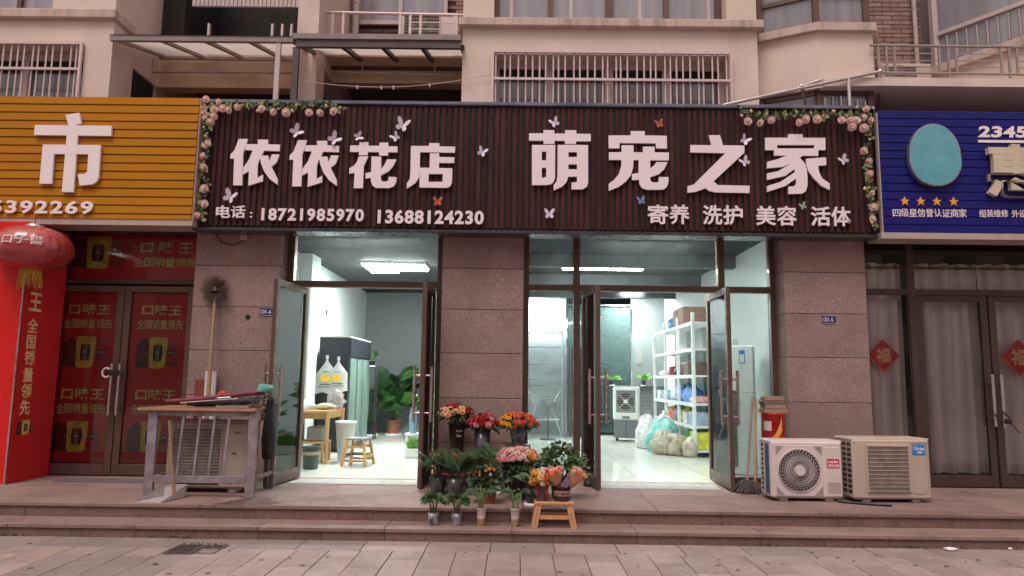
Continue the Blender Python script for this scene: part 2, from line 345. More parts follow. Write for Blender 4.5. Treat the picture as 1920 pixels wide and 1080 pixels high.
# left block
def wall(*a, m=stucco, c=0., n='wall'): return bx(n, m, bd, *a, c)
wall(-9, -6.75, .1, .5, 4.021, 7.5); wall(-5.07, -4.75, .1, .5, 4.021, 5.22); wall(-6.75, -5.07, .1, .5, 4.92, 5.22)
wall(-5.50, -4.75, .1, .5, 5.335, 7.5); wall(-9, -4.71, .03, .5, 5.221, 5.334, m=ledge_m, c=.01, n='ledge')
wall(-5.0, -4.751, .501, .56, 4.021, 7.5); wall(-5.0, -4.751, .561, 1.12, 4.85, 7.5); wall(-5.0, -4.751, 1.121, 2.6, 4.021, 7.5)
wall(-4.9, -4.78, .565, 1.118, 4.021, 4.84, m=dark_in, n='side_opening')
def grille_window(x0, x1, z0, z1, nb, fr, y=.1, midz=None, pane=pane_up):
    w = bx('window', pane, bd, x0, x1, y+.27, y+.29, z0, z1)
    f = B(); f.box(x0, x1, y+.20, y+.269, z1-.09, z1).box(x0, x0+.06, y+.20, y+.269, z0, z1-.091).box(x1-.06, x1, y+.20, y+.269, z0, z1-.091); f.grow('window_frame', white_al, w)
    for m in fr: bx('mullion', white_al, w, m-.05, m+.05, y+.205, y+.268, z0, z1-.092)
    bx('blind_box', dark_in, w, x0+.061, x1-.061, y+.22, y+.266, z1-.21, z1-.0925)
    g = B(); g.box(x0-.03, x1+.03, y-.055, y-.025, z1, z1+.03).box(x0-.03, x0, y-.055, y-.025, z0, z1).box(x1, x1+.03, y-.055, y-.025, z0, z1); g.grow('grille_frame', steel_p, w)
    zz = midz or (z0+z1)/2; bx('grille_rail', steel_p, w, x0, x1, y-.058, y-.034, zz-.014, zz+.014)
    if z0 > 4.1: bx('grille_rail', steel_p, w, x0, x1, y-.058, y-.034, z0, z0+.028)
    me = B().cyl((0, 0, z0), (0, 0, z1), .0105, n=8).mesh('bar'); me.materials.append(steel_p)
    for k in range(nb): link(me, 'bar', w, (x0+(x1-x0)*(k+.5)/nb+random.uniform(-.004, .004), y-.02, 0), (0, random.uniform(-.004, .004), 0))
grille_window(-6.75, -5.10, 4.03, 4.90, 19, (-5.9,), midz=4.60)
grille_window(-.29, 2.43, 4.03, 4.855, 34, (.36, 1.07, 1.75), midz=4.535)
w = bx('window', pane_pale, bd, -9, -5.50, .35, .37, 5.335, 7.2)
for xx in (-5.53, -6.05, -7.3): bx('mullion', bronze, w, xx-.025, xx+.025, .30, .349, 5.335, 7.2)
# recesses, beams, back walls
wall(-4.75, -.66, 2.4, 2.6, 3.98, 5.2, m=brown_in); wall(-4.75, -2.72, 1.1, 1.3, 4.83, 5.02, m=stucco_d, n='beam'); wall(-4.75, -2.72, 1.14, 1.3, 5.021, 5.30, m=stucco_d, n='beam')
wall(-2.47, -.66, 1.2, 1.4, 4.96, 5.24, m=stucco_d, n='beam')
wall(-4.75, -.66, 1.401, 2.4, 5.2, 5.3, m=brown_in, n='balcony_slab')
wall(-2.73, -2.47, .5, .85, 3.99, 7.5, n='column'); wall(-2.72, -2.47, .851, 2.4, 4.99, 7.5)
w = bx('window', pane_dark, bd, -2.2, -1.0, 2.36, 2.399, 4.0, 4.72)
me = B().cyl((0, 0, 4.0), (0, 0, 4.74), .008, n=6).mesh('bar'); me.materials.append(rail_g)
for k in range(14): link(me, 'bar', w, (-2.2+k*1.2/13, 2.33, 0))
w = bx('window', pane_dark, bd, -4.55, -2.9, 2.36, 2.399, 4.0, 4.78)
for k in range(5): bx('mullion', brown_in, w, -4.55+k*.41, -4.51+k*.41, 2.33, 2.359, 4.0, 4.78)
# upper left balcony, dark behind a rolled shutter
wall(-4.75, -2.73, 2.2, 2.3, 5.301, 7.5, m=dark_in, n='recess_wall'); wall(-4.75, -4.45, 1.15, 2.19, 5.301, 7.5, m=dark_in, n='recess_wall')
r = bx('balcony_railing', steel_p, bd, -4.0, -2.74, 1.0, 1.03, 5.40, 5.425)
for xx in (-3.22, -3.09, -2.97, -4.05, -2.80): bx('baluster', steel_p, r, xx-.013, xx+.013, .985, 1.04, 5.30, 5.66)
for k in range(7): bx('handrail', rail_g, r, -4.2, -2.75, 1.25+k*.1, 1.28+k*.1, 5.60+k*.028, 5.62+k*.028)
s_ = bx('rolling_shutter', white_al, bd, -4.25, -2.74, .93, .95, 5.86, 7.2)
for k in range(28): bx('shutter_slat', white_al, s_, -4.25+k*.054, -4.25+k*.054+.042, .915, .929, 5.86, 7.2)
# upper middle balcony with brick back wall
def brick_wall(x0, x1, z0, z1, y, skip, bw=.235, bh=.062):
    w = bx('brick_wall', brick_j, bd, x0, x1, y, y+.2, z0, z1); me = B().box(0, bw-.01, -.012, .002, 0, bh-.009, .002).mesh('brick'); me.materials.append(brick_m)
    ro = 0; z = z0
    while z < z1-.03:
        xx = x0-(bw/2 if ro % 2 else 0)
        while xx < x1:
            a, c = max(xx, x0), min(xx+bw, x1)
            if c-a > .03 and not any(s[0] < (a+c)/2 < s[1] and s[2] < z+bh/2 < s[3] for s in skip):
                if c-a > bw-.01: link(me, 'brick', w, (xx, y, z))
                else: bx('brick', brick_m, w, a, c-.01, y-.012, y+.002, z, z+bh-.009)
            xx += bw
        z += bh; ro += 1
    return w
brick_wall(-2.47, -.66, 5.3, 6.75, 2.2, [(-2.36, -1.05, 6.22, 9)])
w = bx('window', pane_pale, bd, -2.34, -1.10, 2.12, 2.14, 6.30, 7.3)
f = B(); f.box(-2.38, -1.06, 2.08, 2.119, 6.24, 6.299).box(-2.38, -2.33, 2.08, 2.119, 6.30, 7.3).box(-1.11, -1.06, 2.08, 2.119, 6.30, 7.3).box(-1.78, -1.72, 2.08, 2.119, 6.30, 7.3); f.grow('window_frame', white_al, w)
dp = B().cyl((-2.38, 2.0, 5.3), (-2.38, 2.0, 7.5), .05, n=12).grow('drain_pipe', white_al, bd)
for zz in (5.9, 6.5): B().cyl((-2.38, 2.0, zz), (-2.38, 2.0, zz+.05), .057, n=12).grow('pipe_collar', white_al, dp)
r = B().cyl((-2.62, .8, 5.725), (-.67, .8, 5.70), .02, n=10).grow('balcony_railing', steel_p, bd)
for xx in (-2.52, -2.38, -2.245, -1.52, -1.39, -1.26, -.80, -.83+.0): bx('baluster', steel_p, r, xx-.016, xx+.016, .785, .815, 5.25, 5.705)
for zz in (5.33, 5.42, 5.51, 5.60): bx('rail_bar', steel_p, r, -1.38, -.67, .795, .805, zz-.005, zz+.005)
wall(-2.47, -.66, .86, 1.199, 5.16, 5.24, m=stucco_d, n='balcony_slab')
# middle bay
wall(-.66, -.29, .1, .5, 4.021, 5.17); wall(2.43, 2.77, .1, .5, 4.021, 5.17); wall(-.29, 2.43, .1, .5, 4.858, 5.17)
wall(-.66, -.44, .501, 2.6, 4.021, 7.5); wall(2.55, 2.77, .501, 1.6, 4.021, 7.5)
wall(-.705, 2.83, .02, .5, 5.171, 5.27, m=ledge_m, c=.008, n='ledge'); wall(-.66, -.30, .1, .5, 5.271, 7.5); wall(2.42, 2.77, .1, .5, 5.271, 7.5)
w = bx('window', pane_pale, bd, -.30, 2.42, .34, .36, 5.271, 7.2)
for xx in (-.27, .37, 1.08, 1.76, 2.38): bx('mullion', bronze, w, xx-(.045 if xx == 1.08 else .03), xx+(.045 if xx == 1.08 else .03), .28, .339, 5.30, 7.2)
bx('window_frame', bronze, w, -.30, 2.42, .27, .339, 5.2715, 5.299)
for a, c in ((-.2, .33), (.42, 1.02), (1.14, 1.72), (1.80, 2.35)): bx('rod', steel, w, a, c, .325, .338, 5.385, 5.392)
for xx in (-.1, .62, 1.45, 2.28): bx('curtain_edge', white_al, w, xx-.02, xx+.02, .3385, .3395, 5.30, 7.1)
# canted bay, balcony slab and brick wall
OC = [(2.80, .33), (3.42, 0), (4.06, 0), (4.30, .45), (4.30, 1.29), (2.80, 1.29)]
OCL = [(2.72, .30), (3.40, -.06), (4.08, -.06), (4.36, .43), (4.36, 1.29), (2.72, 1.29)]
OCW = [(2.90, .38), (3.45, .08), (4.03, .08), (4.24, .48), (4.24, 1.29), (2.90, 1.29)]
B().prism(OC, 4.44, 5.11).grow('bay_wall', stucco, bd); B().prism(OCL, 5.111, 5.205).grow('ledge', ledge_m, bd)
def canted_window(z0, z1, frames, pane):
    w = B().prism(OCW, z0, z1).grow('window', pane, bd)
    for i in range(4):
        p = Vector((*OCW[i], 0)); B().box(p.x-.035, p.x+.035, p.y-.03, p.y+.04, z0, z1).grow('mullion', bronze, w)
    for i in range(3):
        p, q = Vector((*OCW[i], 0)), Vector((*OCW[i+1], 0)); d = (q-p).normalized(); n = Vector((d.y, -d.x, 0))*.012
        for zz in frames: B().bar((p+d*.04+n).to_tuple()[:2]+(zz,), (q-d*.04+n).to_tuple()[:2]+(zz,), .03, .05).grow('transom', bronze, w)
    return w
w = canted_window(5.206, 7.2, (5.24, 5.60), pane_up); w2 = canted_window(3.99, 4.439, (4.41,), pane_up)
for k in range(6): bx('bar', steel, w2, 3.50+k*.092, 3.51+k*.092, .05, .06, 4.02, 4.34+.03*math.sin(k))
for k in range(4): bx('bar', steel, w2, 3.0+k*.11, 3.01+k*.11, .30-k*.06, .31-k*.06, 4.02, 4.3)
brick_wall(2.77, 6.6, 4.53, 7.0, 1.3, [(2.75, 4.2, 4.5, 7)])
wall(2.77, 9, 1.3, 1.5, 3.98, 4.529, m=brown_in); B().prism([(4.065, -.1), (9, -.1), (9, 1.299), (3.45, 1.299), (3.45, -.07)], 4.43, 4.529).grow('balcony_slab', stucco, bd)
for a, c in ((5.25, 5.29), (5.40, 5.44)): B().cyl(((a+c)/2, 1.22, 4.95), ((a+c)/2, 1.22, 7.5), .03, n=10).grow('drain_pipe', white_al, bd)
r = B().cyl((4.0, -.05, 4.93), (9, -.05, 4.915), .016, n=8).grow('balcony_railing', rail_g, bd)
B().cyl((4.08, -.05, 4.605), (9, -.05, 4.59), .014, n=8).grow('bottom_rail', rail_g, r)
xs = [4.09, 4.18, 4.27, 4.78, 4.88, 4.97, 5.48, 5.57, 5.66, 6.18]
for xx in xs: bx('baluster', rail_g, r, xx-.012, xx+.012, -.06, -.04, 4.53 if xx in (4.88, 5.57) else 4.60, 4.92)
for a, c in ((4.28, 4.77), (4.98, 5.47), (5.67, 6.17)):
    for zz in (4.68, 4.755, 4.84): bx('rail_bar', rail_g, r, a, c, -.054, -.046, zz-.006, zz+.006)
FB = [(5.30, .95), (5.95, .02), (9, .02), (9, 1.29), (5.30, 1.29)]
B().prism(FB, 4.53, 5.02).grow('bay_wall', stucco, bd); B().prism([(5.22, .97), (5.93, -.05), (9, -.05), (9, 1.29), (5.22, 1.29)], 5.021, 5.12).grow('ledge', ledge_m, bd)
FW = [(5.38, .99), (5.99, .10), (9, .10), (9, 1.29), (5.38, 1.29)]
w = B().prism(FW, 5.121, 7.2).grow('window', pane_pale, bd); p, q = Vector((5.38, .99, 0)), Vector((5.99, .10, 0)); d = (q-p).normalized(); n = Vector((d.y, -d.x, 0))*.015
for zz in (5.15, 5.58): B().bar((p+n+d*.05)+Vector((0, 0, zz)), (q+n-d*.03)+Vector((0, 0, zz)), .03, .05).grow('transom', white_al, w)
B().box(5.34, 5.42, .95, 1.03, 5.121, 7.2).grow('mullion', white_al, w)
for k in range(8):
    e = p+n*1.3+d*(.15+k*.115); B().bar(e+Vector((0, 0, 5.2)), e+Vector((0, 0, 5.52)), .012, .012).grow('bar', white_al, w)
# ================================================================= SHOPFRONT FRAMES AND DOORS
YG = .30
def frame(name, boxes, m=bronze, parent=None):
    b = B()
    for a in boxes: b.box(*a, .003)
    return b.grow(name, m, parent or bd)
fl = frame('shopfront_frame', [(-2.615, -2.545, YG-.04, YG+.06, 0, 2.80), (-.90, -.83, YG-.04, YG+.06, 0, 2.80), (-2.544, -.901, YG-.04, YG+.06, 2.12, 2.19), (-2.544, -.901, YG-.04, YG+.06, 2.725, 2.80)])
bx('transom_pane', transom_glass, fl, -2.545, -.90, YG, YG+.008, 2.19, 2.725)
fr = frame('shopfront_frame', [(.08, .145, YG-.04, YG+.06, 0, 2.80), (.652, .724, YG-.04, YG+.06, 0, 2.80), (2.295, 2.37, YG-.04, YG+.06, 0, 2.80), (2.88, 2.945, YG-.04, YG+.06, 0, 2.80),
    (.1455, .6515, YG-.04, YG+.06, 2.11, 2.178), (.7245, 2.2945, YG-.04, YG+.06, 2.11, 2.178), (2.3705, 2.8795, YG-.04, YG+.06, 2.11, 2.178), (.1455, .6515, YG-.04, YG+.06, 2.725, 2.80), (.7245, 2.2945, YG-.04, YG+.06, 2.725, 2.80), (2.3705, 2.8795, YG-.04, YG+.06, 2.725, 2.80),
    (.1455, .6515, YG-.04, YG+.06, 0, .06), (2.3705, 2.8795, YG-.04, YG+.06, 0, .06)])
for a, c in ((.1455, .6515), (.7245, 2.2945), (2.3705, 2.8795)): bx('transom_pane', transom_glass, fr, a, c, YG, YG+.008, 2.178, 2.725)
bx('window_pane', shop_glass, fr, .1455, .6515, YG, YG+.008, .06, 2.11); bx('window_pane', clear_glass, fr, 2.3705, 2.8795, YG, YG+.008, .06, 2.11)
def door(hx, hy, fx, fy, pull=True, m=bronze, z1=2.095, pane=door_glass, swap=1, hm=None):
    """glass leaf from hinge point to free edge"""
    d = Vector((fx-hx, fy-hy, 0)); L = d.length; d.normalize(); ang = math.atan2(d.y, d.x)
    b = B(); st = .075; b.box(0, st, -.022, .022, .012, z1, .003).box(L-st, L, -.022, .022, .012, z1, .003).box(st, L-st, -.022, .022, .012, .13, .003).box(st, L-st, -.022, .022, z1-.07, z1, .003)
    o = b.grow('door', m, bd, False); o.location = (hx, hy, 0); o.rotation_euler = (0, 0, ang)
    B().box(st, L-st, -.005, .005, .13, z1-.07).grow('pane', pane, o, False)
    if pull:
        for s in (-1, 1):
            h = B(); x = L-.038; h.tube([(x, s*.085, .66), (x, s*.085, 1.22)], .016, 10); h.cyl((x, s*.02, .75), (x, s*.085, .75), .01, n=8).cyl((x, s*.02, 1.13), (x, s*.085, 1.13), .01, n=8); h.grow('handle', hm or steel_h, o, False)
    return o
steel_h = mat('worn_handle_steel', (.45, .34, .32), .3, metal=.85, var=.1)
door(-2.37, .24, -2.455, -.58); door(-.935, .33, -.945, -.48); door(.765, .33, .855, -.40); door(2.24, .53, 2.212, -.38)
# neighbour with red adverts
fn = frame('shopfront_frame', [(-9, -5.29, .16, .24, 0, 2.80), (-5.289, -3.562, .16, .24, 2.115, 2.165), (-5.289, -3.562, .16, .24, 2.70, 2.80), (-5.289, -5.24, .16, .24, 0, 2.114), (-3.612, -3.562, .16, .24, 0, 2.114)], bronze_d)
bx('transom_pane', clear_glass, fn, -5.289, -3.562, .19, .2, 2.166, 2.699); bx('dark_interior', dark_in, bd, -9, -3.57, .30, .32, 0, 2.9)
door(-5.235, .19, -4.412, .19, m=bronze, hm=steel, pane=clear_glass); door(-3.615, .19, -4.402, .19, m=bronze, hm=steel, pane=clear_glass)
# neighbour with curtains
fc = frame('shopfront_frame', [(3.84, 3.90, .12, .20, 0, 2.80), (4.37, 4.445, .12, .20, 0, 2.80), (3.9005, 4.3695, .12, .20, 2.09, 2.155), (4.4455, 9, .12, .20, 2.09, 2.155), (3.9005, 4.3695, .12, .20, 2.70, 2.80), (4.4455, 9, .12, .20, 2.70, 2.80), (6.05, 6.12, .121, .199, 0, 2.089), (6.1205, 9, .12, .20, 0, .06), (3.9005, 4.3695, .12, .20, 0, .06)], bronze_d)
bx('transom_pane', right_glass, fc, 3.9005, 4.3695, .155, .163, 2.156, 2.699); bx('transom_pane', right_glass, fc, 4.4455, 9, .155, .163, 2.156, 2.699); bx('window_pane', right_glass, fc, 3.9005, 4.3695, .155, .163, .061, 2.089); bx('window_pane', right_glass, fc, 6.1205, 9, .155, .163, .061, 2.089)
door(4.452, .16, 5.238, .16, m=bronze_d, pane=right_glass, hm=steel); door(6.045, .16, 5.258, .16, m=bronze_d, pane=right_glass, hm=steel)
# ================================================================= SIGNS
letter_w = mat('letter_white', (.80, .70, .72), .45, var=.03, scale=3)
letter_p = mat('letter_acrylic', (.80, .685, .735), .35, var=.03, scale=3, coat=.2)
brown_m = mat('brown_slat', (.050, .016, .017), .6, var=.25, scale=4, rnd=.18, stretch=(1, 1, .4), bump=.1, spec=.15, dirt=((.085, .045, .036), 1.0, .3))
brown_b = mat('brown_backing', (.016, .008, .009), .7)
trim_b = mat('dark_sign_trim', (.035, .035, .05), .3, var=.4, scale=2, coat=.3)
trim_t = mat('sign_top_trim', (.14, .145, .20), .35, var=.5, scale=1.2, dirt=((.02, .02, .03), 1.5, .6))
yellow_m = mat('yellow_slat', (.40, .155, .004), .5, var=.07, scale=2.5, rnd=.03, spec=.15)
orange_j = mat('yellow_backing', (.16, .05, .006), .7)
blue_m = mat('blue_slat', (.010, .010, .135), .4, var=.12, scale=3, rnd=.05, spec=.25)
blue_b = mat('blue_backing', (.008, .01, .12), .6)
grey_trim = mat('beige_sign_trim', (.42, .33, .29), .5, var=.1)
GLYPH = {
 'yi': [[(-3.054,3.671),(-2.953,3.672),(-2.996,3.508),(-2.985,3.152),(-3.083,3.151),(-3.089,3.449),(-3.133,3.449),(-3.131,3.498),(-3.092,3.543)],[(-2.968,3.613),(-2.839,3.614),(-2.845,3.666),(-2.733,3.667),(-2.729,3.615),(-2.598,3.612),(-2.599,3.54),(-2.976,3.547)],[(-2.889,3.556),(-2.767,3.549),(-2.82,3.424),(-2.829,3.37),(-2.912,3.315),(-2.985,3.272),(-2.985,3.345),(-2.927,3.439)],[(-2.92,3.322),(-2.831,3.424),(-2.825,3.235),(-2.764,3.273),(-2.763,3.2),(-2.916,3.148)],[(-2.809,3.486),(-2.721,3.487),(-2.699,3.41),(-2.662,3.333),(-2.603,3.225),(-2.6,3.161),(-2.689,3.224),(-2.754,3.309),(-2.794,3.401)],[(-2.681,3.5),(-2.598,3.501),(-2.624,3.411),(-2.696,3.348),(-2.721,3.394),(-2.7,3.433)]],
 'yi_b': [[(-2.406,3.666),(-2.305,3.667),(-2.349,3.502),(-2.342,3.147),(-2.44,3.146),(-2.443,3.444),(-2.487,3.443),(-2.485,3.493),(-2.445,3.537)],[(-2.32,3.607),(-2.191,3.609),(-2.197,3.66),(-2.085,3.661),(-2.081,3.61),(-1.951,3.606),(-1.952,3.535),(-2.329,3.542)],[(-2.241,3.55),(-2.12,3.544),(-2.175,3.419),(-2.184,3.364),(-2.268,3.309),(-2.341,3.267),(-2.34,3.34),(-2.281,3.433)],[(-2.275,3.317),(-2.185,3.419),(-2.181,3.23),(-2.12,3.268),(-2.119,3.195),(-2.273,3.143)],[(-2.163,3.481),(-2.075,3.482),(-2.054,3.405),(-2.017,3.328),(-1.96,3.22),(-1.957,3.156),(-2.045,3.219),(-2.109,3.303),(-2.148,3.396)],[(-2.035,3.495),(-1.952,3.496),(-1.978,3.405),(-2.051,3.343),(-2.076,3.389),(-2.055,3.428)]],
 'hua': [[(-1.831,3.611),(-1.734,3.612),(-1.729,3.65),(-1.634,3.651),(-1.633,3.61),(-1.511,3.612),(-1.512,3.647),(-1.416,3.648),(-1.415,3.607),(-1.314,3.606),(-1.312,3.54),(-1.414,3.539),(-1.415,3.502),(-1.51,3.501),(-1.514,3.541),(-1.634,3.54),(-1.636,3.504),(-1.732,3.503),(-1.731,3.54),(-1.83,3.539)],[(-1.731,3.489),(-1.628,3.49),(-1.673,3.383),(-1.674,3.135),(-1.773,3.134),(-1.77,3.303),(-1.829,3.295),(-1.829,3.355),(-1.783,3.382),(-1.752,3.422)],[(-1.592,3.491),(-1.486,3.487),(-1.484,3.253),(-1.48,3.227),(-1.461,3.211),(-1.422,3.211),(-1.399,3.227),(-1.398,3.265),(-1.313,3.261),(-1.316,3.202),(-1.343,3.156),(-1.387,3.139),(-1.535,3.139),(-1.572,3.166),(-1.589,3.212),(-1.591,3.252),(-1.648,3.241),(-1.65,3.301),(-1.59,3.315)],[(-1.424,3.459),(-1.32,3.459),(-1.351,3.387),(-1.4,3.327),(-1.484,3.279),(-1.486,3.346),(-1.448,3.399)]],
 'dian': [[(-1.167,3.613),(-0.97,3.615),(-0.971,3.647),(-0.858,3.648),(-0.857,3.611),(-0.684,3.61),(-0.687,3.543),(-1.066,3.544),(-1.063,3.337),(-1.07,3.258),(-1.107,3.198),(-1.197,3.135),(-1.199,3.193),(-1.168,3.243),(-1.164,3.309)],[(-0.958,3.532),(-0.857,3.533),(-0.856,3.492),(-0.691,3.49),(-0.692,3.427),(-0.857,3.426),(-0.855,3.366),(-0.957,3.365)],[(-1.064,3.37),(-0.711,3.367),(-0.709,3.304),(-1.062,3.3)],[(-1.062,3.303),(-0.964,3.304),(-0.966,3.21),(-1.062,3.209)],[(-0.812,3.305),(-0.71,3.307),(-0.71,3.206),(-0.813,3.212)],[(-1.062,3.211),(-0.813,3.214),(-0.71,3.209),(-0.727,3.166),(-0.765,3.148),(-1.06,3.149)]],
 'meng': [[(0.119,3.769),(0.277,3.771),(0.277,3.808),(0.395,3.809),(0.396,3.77),(0.512,3.771),(0.512,3.81),(0.635,3.809),(0.635,3.77),(0.793,3.77),(0.793,3.688),(0.633,3.686),(0.631,3.657),(0.512,3.656),(0.512,3.69),(0.398,3.689),(0.399,3.654),(0.278,3.653),(0.278,3.689),(0.12,3.687)],[(0.152,3.638),(0.26,3.639),(0.263,3.191),(0.156,3.189)],[(0.308,3.64),(0.406,3.641),(0.405,3.27),(0.387,3.221),(0.357,3.199),(0.31,3.191)],[(0.258,3.639),(0.31,3.64),(0.31,3.565),(0.258,3.565)],[(0.259,3.466),(0.311,3.466),(0.311,3.384),(0.26,3.383)],[(0.26,3.268),(0.312,3.281),(0.313,3.191),(0.261,3.191)],[(0.432,3.641),(0.55,3.643),(0.549,3.289),(0.528,3.223),(0.481,3.174),(0.391,3.132),(0.39,3.191),(0.422,3.233),(0.431,3.288)],[(0.642,3.644),(0.763,3.642),(0.763,3.225),(0.751,3.177),(0.704,3.147),(0.584,3.146),(0.584,3.223),(0.633,3.224),(0.643,3.236)],[(0.548,3.643),(0.645,3.644),(0.645,3.564),(0.548,3.563)],[(0.548,3.506),(0.645,3.507),(0.645,3.426),(0.548,3.425)],[(0.548,3.368),(0.645,3.369),(0.645,3.288),(0.549,3.287)]],
 'chong': [[(0.986,3.755),(1.229,3.758),(1.229,3.806),(1.382,3.808),(1.382,3.76),(1.621,3.758),(1.622,3.615),(1.504,3.616),(1.5,3.671),(1.106,3.672),(1.106,3.612),(0.988,3.611)],[(0.99,3.565),(1.127,3.567),(1.128,3.645),(1.258,3.647),(1.257,3.568),(1.36,3.568),(1.36,3.633),(1.487,3.634),(1.486,3.57),(1.642,3.57),(1.639,3.482),(0.99,3.48)],[(1.126,3.486),(1.256,3.488),(1.252,3.4),(1.228,3.315),(1.174,3.242),(1.097,3.181),(0.986,3.134),(0.986,3.213),(1.045,3.258),(1.098,3.326),(1.122,3.411)],[(1.312,3.488),(1.438,3.487),(1.435,3.269),(1.444,3.245),(1.467,3.233),(1.509,3.233),(1.526,3.246),(1.529,3.294),(1.633,3.295),(1.63,3.235),(1.614,3.186),(1.578,3.156),(1.396,3.15),(1.344,3.171),(1.317,3.213),(1.313,3.261),(1.238,3.255),(1.238,3.325),(1.31,3.336)],[(1.506,3.461),(1.626,3.461),(1.587,3.38),(1.527,3.324),(1.433,3.291),(1.434,3.39),(1.476,3.421)]],
 'zhi': [[(2.079,3.77),(2.201,3.771),(2.233,3.654),(2.107,3.65)],[(1.877,3.657),(2.463,3.657),(2.461,3.574),(2.258,3.569),(1.875,3.574)],[(2.259,3.575),(2.461,3.577),(2.112,3.246),(2.02,3.171),(1.922,3.134),(1.836,3.123),(1.837,3.195),(1.903,3.215)],[(2.112,3.255),(2.166,3.212),(2.507,3.208),(2.502,3.128),(2.143,3.13),(2.068,3.146),(2.013,3.188)]],
 'jia': [[(2.692,3.749),(2.943,3.75),(2.945,3.791),(3.101,3.792),(3.1,3.752),(3.346,3.753),(3.342,3.616),(3.221,3.614),(3.224,3.672),(2.819,3.668),(2.817,3.61),(2.689,3.608)],[(2.783,3.628),(3.264,3.634),(3.26,3.551),(2.783,3.549)],[(2.926,3.553),(3.093,3.552),(3.014,3.482),(2.873,3.423),(2.702,3.404),(2.704,3.476),(2.821,3.509)],[(2.966,3.482),(3.064,3.519),(3.104,3.476),(3.129,3.398),(3.135,3.297),(3.129,3.212),(3.11,3.155),(3.07,3.126),(2.922,3.121),(2.925,3.204),(2.983,3.207),(3.01,3.232),(3.009,3.353)],[(2.969,3.465),(3.012,3.411),(2.897,3.323),(2.697,3.275),(2.7,3.347),(2.816,3.373)],[(3.007,3.37),(3.013,3.296),(2.893,3.209),(2.693,3.141),(2.695,3.207),(2.839,3.254)],[(3.13,3.517),(3.344,3.533),(3.341,3.446),(3.256,3.438),(3.126,3.436)],[(3.127,3.455),(3.252,3.442),(3.26,3.37),(3.291,3.299),(3.369,3.243),(3.366,3.172),(3.281,3.214),(3.201,3.298),(3.142,3.383)]],
 'shi': [[(-4.893,3.877),(-4.748,3.903),(-4.714,3.784),(-4.792,3.758),(-4.847,3.751)],[(-5.213,3.76),(-4.383,3.76),(-4.379,3.647),(-5.211,3.649)],[(-4.859,3.758),(-4.741,3.759),(-4.728,3.022),(-4.853,3.024)],[(-5.105,3.543),(-4.98,3.542),(-4.969,3.111),(-5.101,3.112)],[(-5.105,3.543),(-4.482,3.543),(-4.48,3.44),(-5.099,3.44)],[(-4.606,3.46),(-4.479,3.461),(-4.474,3.178),(-4.495,3.136),(-4.541,3.107),(-4.667,3.096),(-4.699,3.218),(-4.626,3.222),(-4.601,3.247)]],
}
sg = thing('shop_sign', 'dark brown ribbed shop sign with big white flower shop and pet shop characters', 'shop sign', (0, -.2, 2.68))
bx('backing_board', brown_b, sg, -3.48, 3.88, -.222, -.02, 2.69, 4.09)
me = B().box(-.0215, .0215, -.022, 0, 0, 1.355, .005).mesh('slat'); me.materials.append(brown_m)
n = 112
for k in range(n): link(me, 'slat', sg, (-3.45+k*(7.30/(n-1)), -.2225+.2, .03), (0, 0, 0))
bx('bottom_trim', trim_b, sg, -3.49, 3.89, -.262, -.02, 2.655, 2.689, .004)
bx('top_trim', trim_t, sg, -3.49, 3.89, -.262, -.02, 4.091, 4.128, .004); bx('end_trim', trim_b, sg, -3.505, -3.491, -.26, -.02, 2.66, 4.12); bx('end_trim', trim_b, sg, 3.891, 3.905, -.26, -.02, 2.66, 4.12)
def traced(key, y, th, m, parent):
    b = B()
    for i, p in enumerate(GLYPH[key]): b.poly(p, y-.0004*i, y+th)
    return b.grow('character', m, parent)
for k in ('yi', 'yi_b', 'hua', 'dian', 'meng', 'chong', 'zhi', 'jia'): traced(k, -.274, .024, letter_p, sg)
text(sg, '电话', -3.255, -2.93, 2.79, 2.925, -.272, .024, letter_p, .018); text(sg, ':', -2.90, -2.84, 2.80, 2.89, -.272, .024, letter_p, .02)
text(sg, '18721985970', -2.795, -1.645, 2.775, 2.905, -.272, .024, letter_p, .028, 'digit'); text(sg, '13688124230', -1.54, -.355, 2.757, 2.90, -.272, .024, letter_p, .028, 'digit')
for s, a, c in (('寄养', 1.40, 1.86), ('洗护', 1.99, 2.43), ('美容', 2.56, 3.01), ('活体', 3.15, 3.59)): text(sg, s, a, c, 2.775, 2.98, -.272, .024, letter_p, .018)
# yellow sign
ys = thing('supermarket_sign', 'mustard yellow slatted shop sign with one big white character and phone digits', 'shop sign', (-4.5, -.3, 2.74))
bx('backing_board', orange_j, ys, -9, -3.475, -.35, -.05, 2.75, 4.09)
for k in range(15):
    z1 = 4.10-.093*k; z0 = max(z1-.087, 2.742); b = B(); b.add([(-9, -.352, z1), (-3.47, -.352, z1), (-3.47, -.362, z1-.004), (-9, -.362, z1-.004), (-9, -.368, z0+.004), (-3.47, -.368, z0+.004), (-3.47, -.352, z0), (-9, -.352, z0)],
        [(0, 1, 2, 3)[::-1], (3, 2, 5, 4)[::-1], (4, 5, 6, 7)[::-1], (0, 7, 6, 1)[::-1], (0, 3, 4, 7), (1, 6, 5, 2)]); b.grow('slat', yellow_m, ys)
bx('end_panel', grey_trim, ys, -3.469, -3.455, -.35, -.03, 2.70, 4.10); bx('bottom_trim', grey_trim, ys, -9, -3.456, -.36, -.03, 2.68, 2.7415)
traced('shi', -.402, .026, letter_w, ys); text(ys, '5392269', -5.63, -4.50, 2.795, 2.93, -.394, .018, letter_w, .022, 'digit', italic=.02, qmax=1.5)
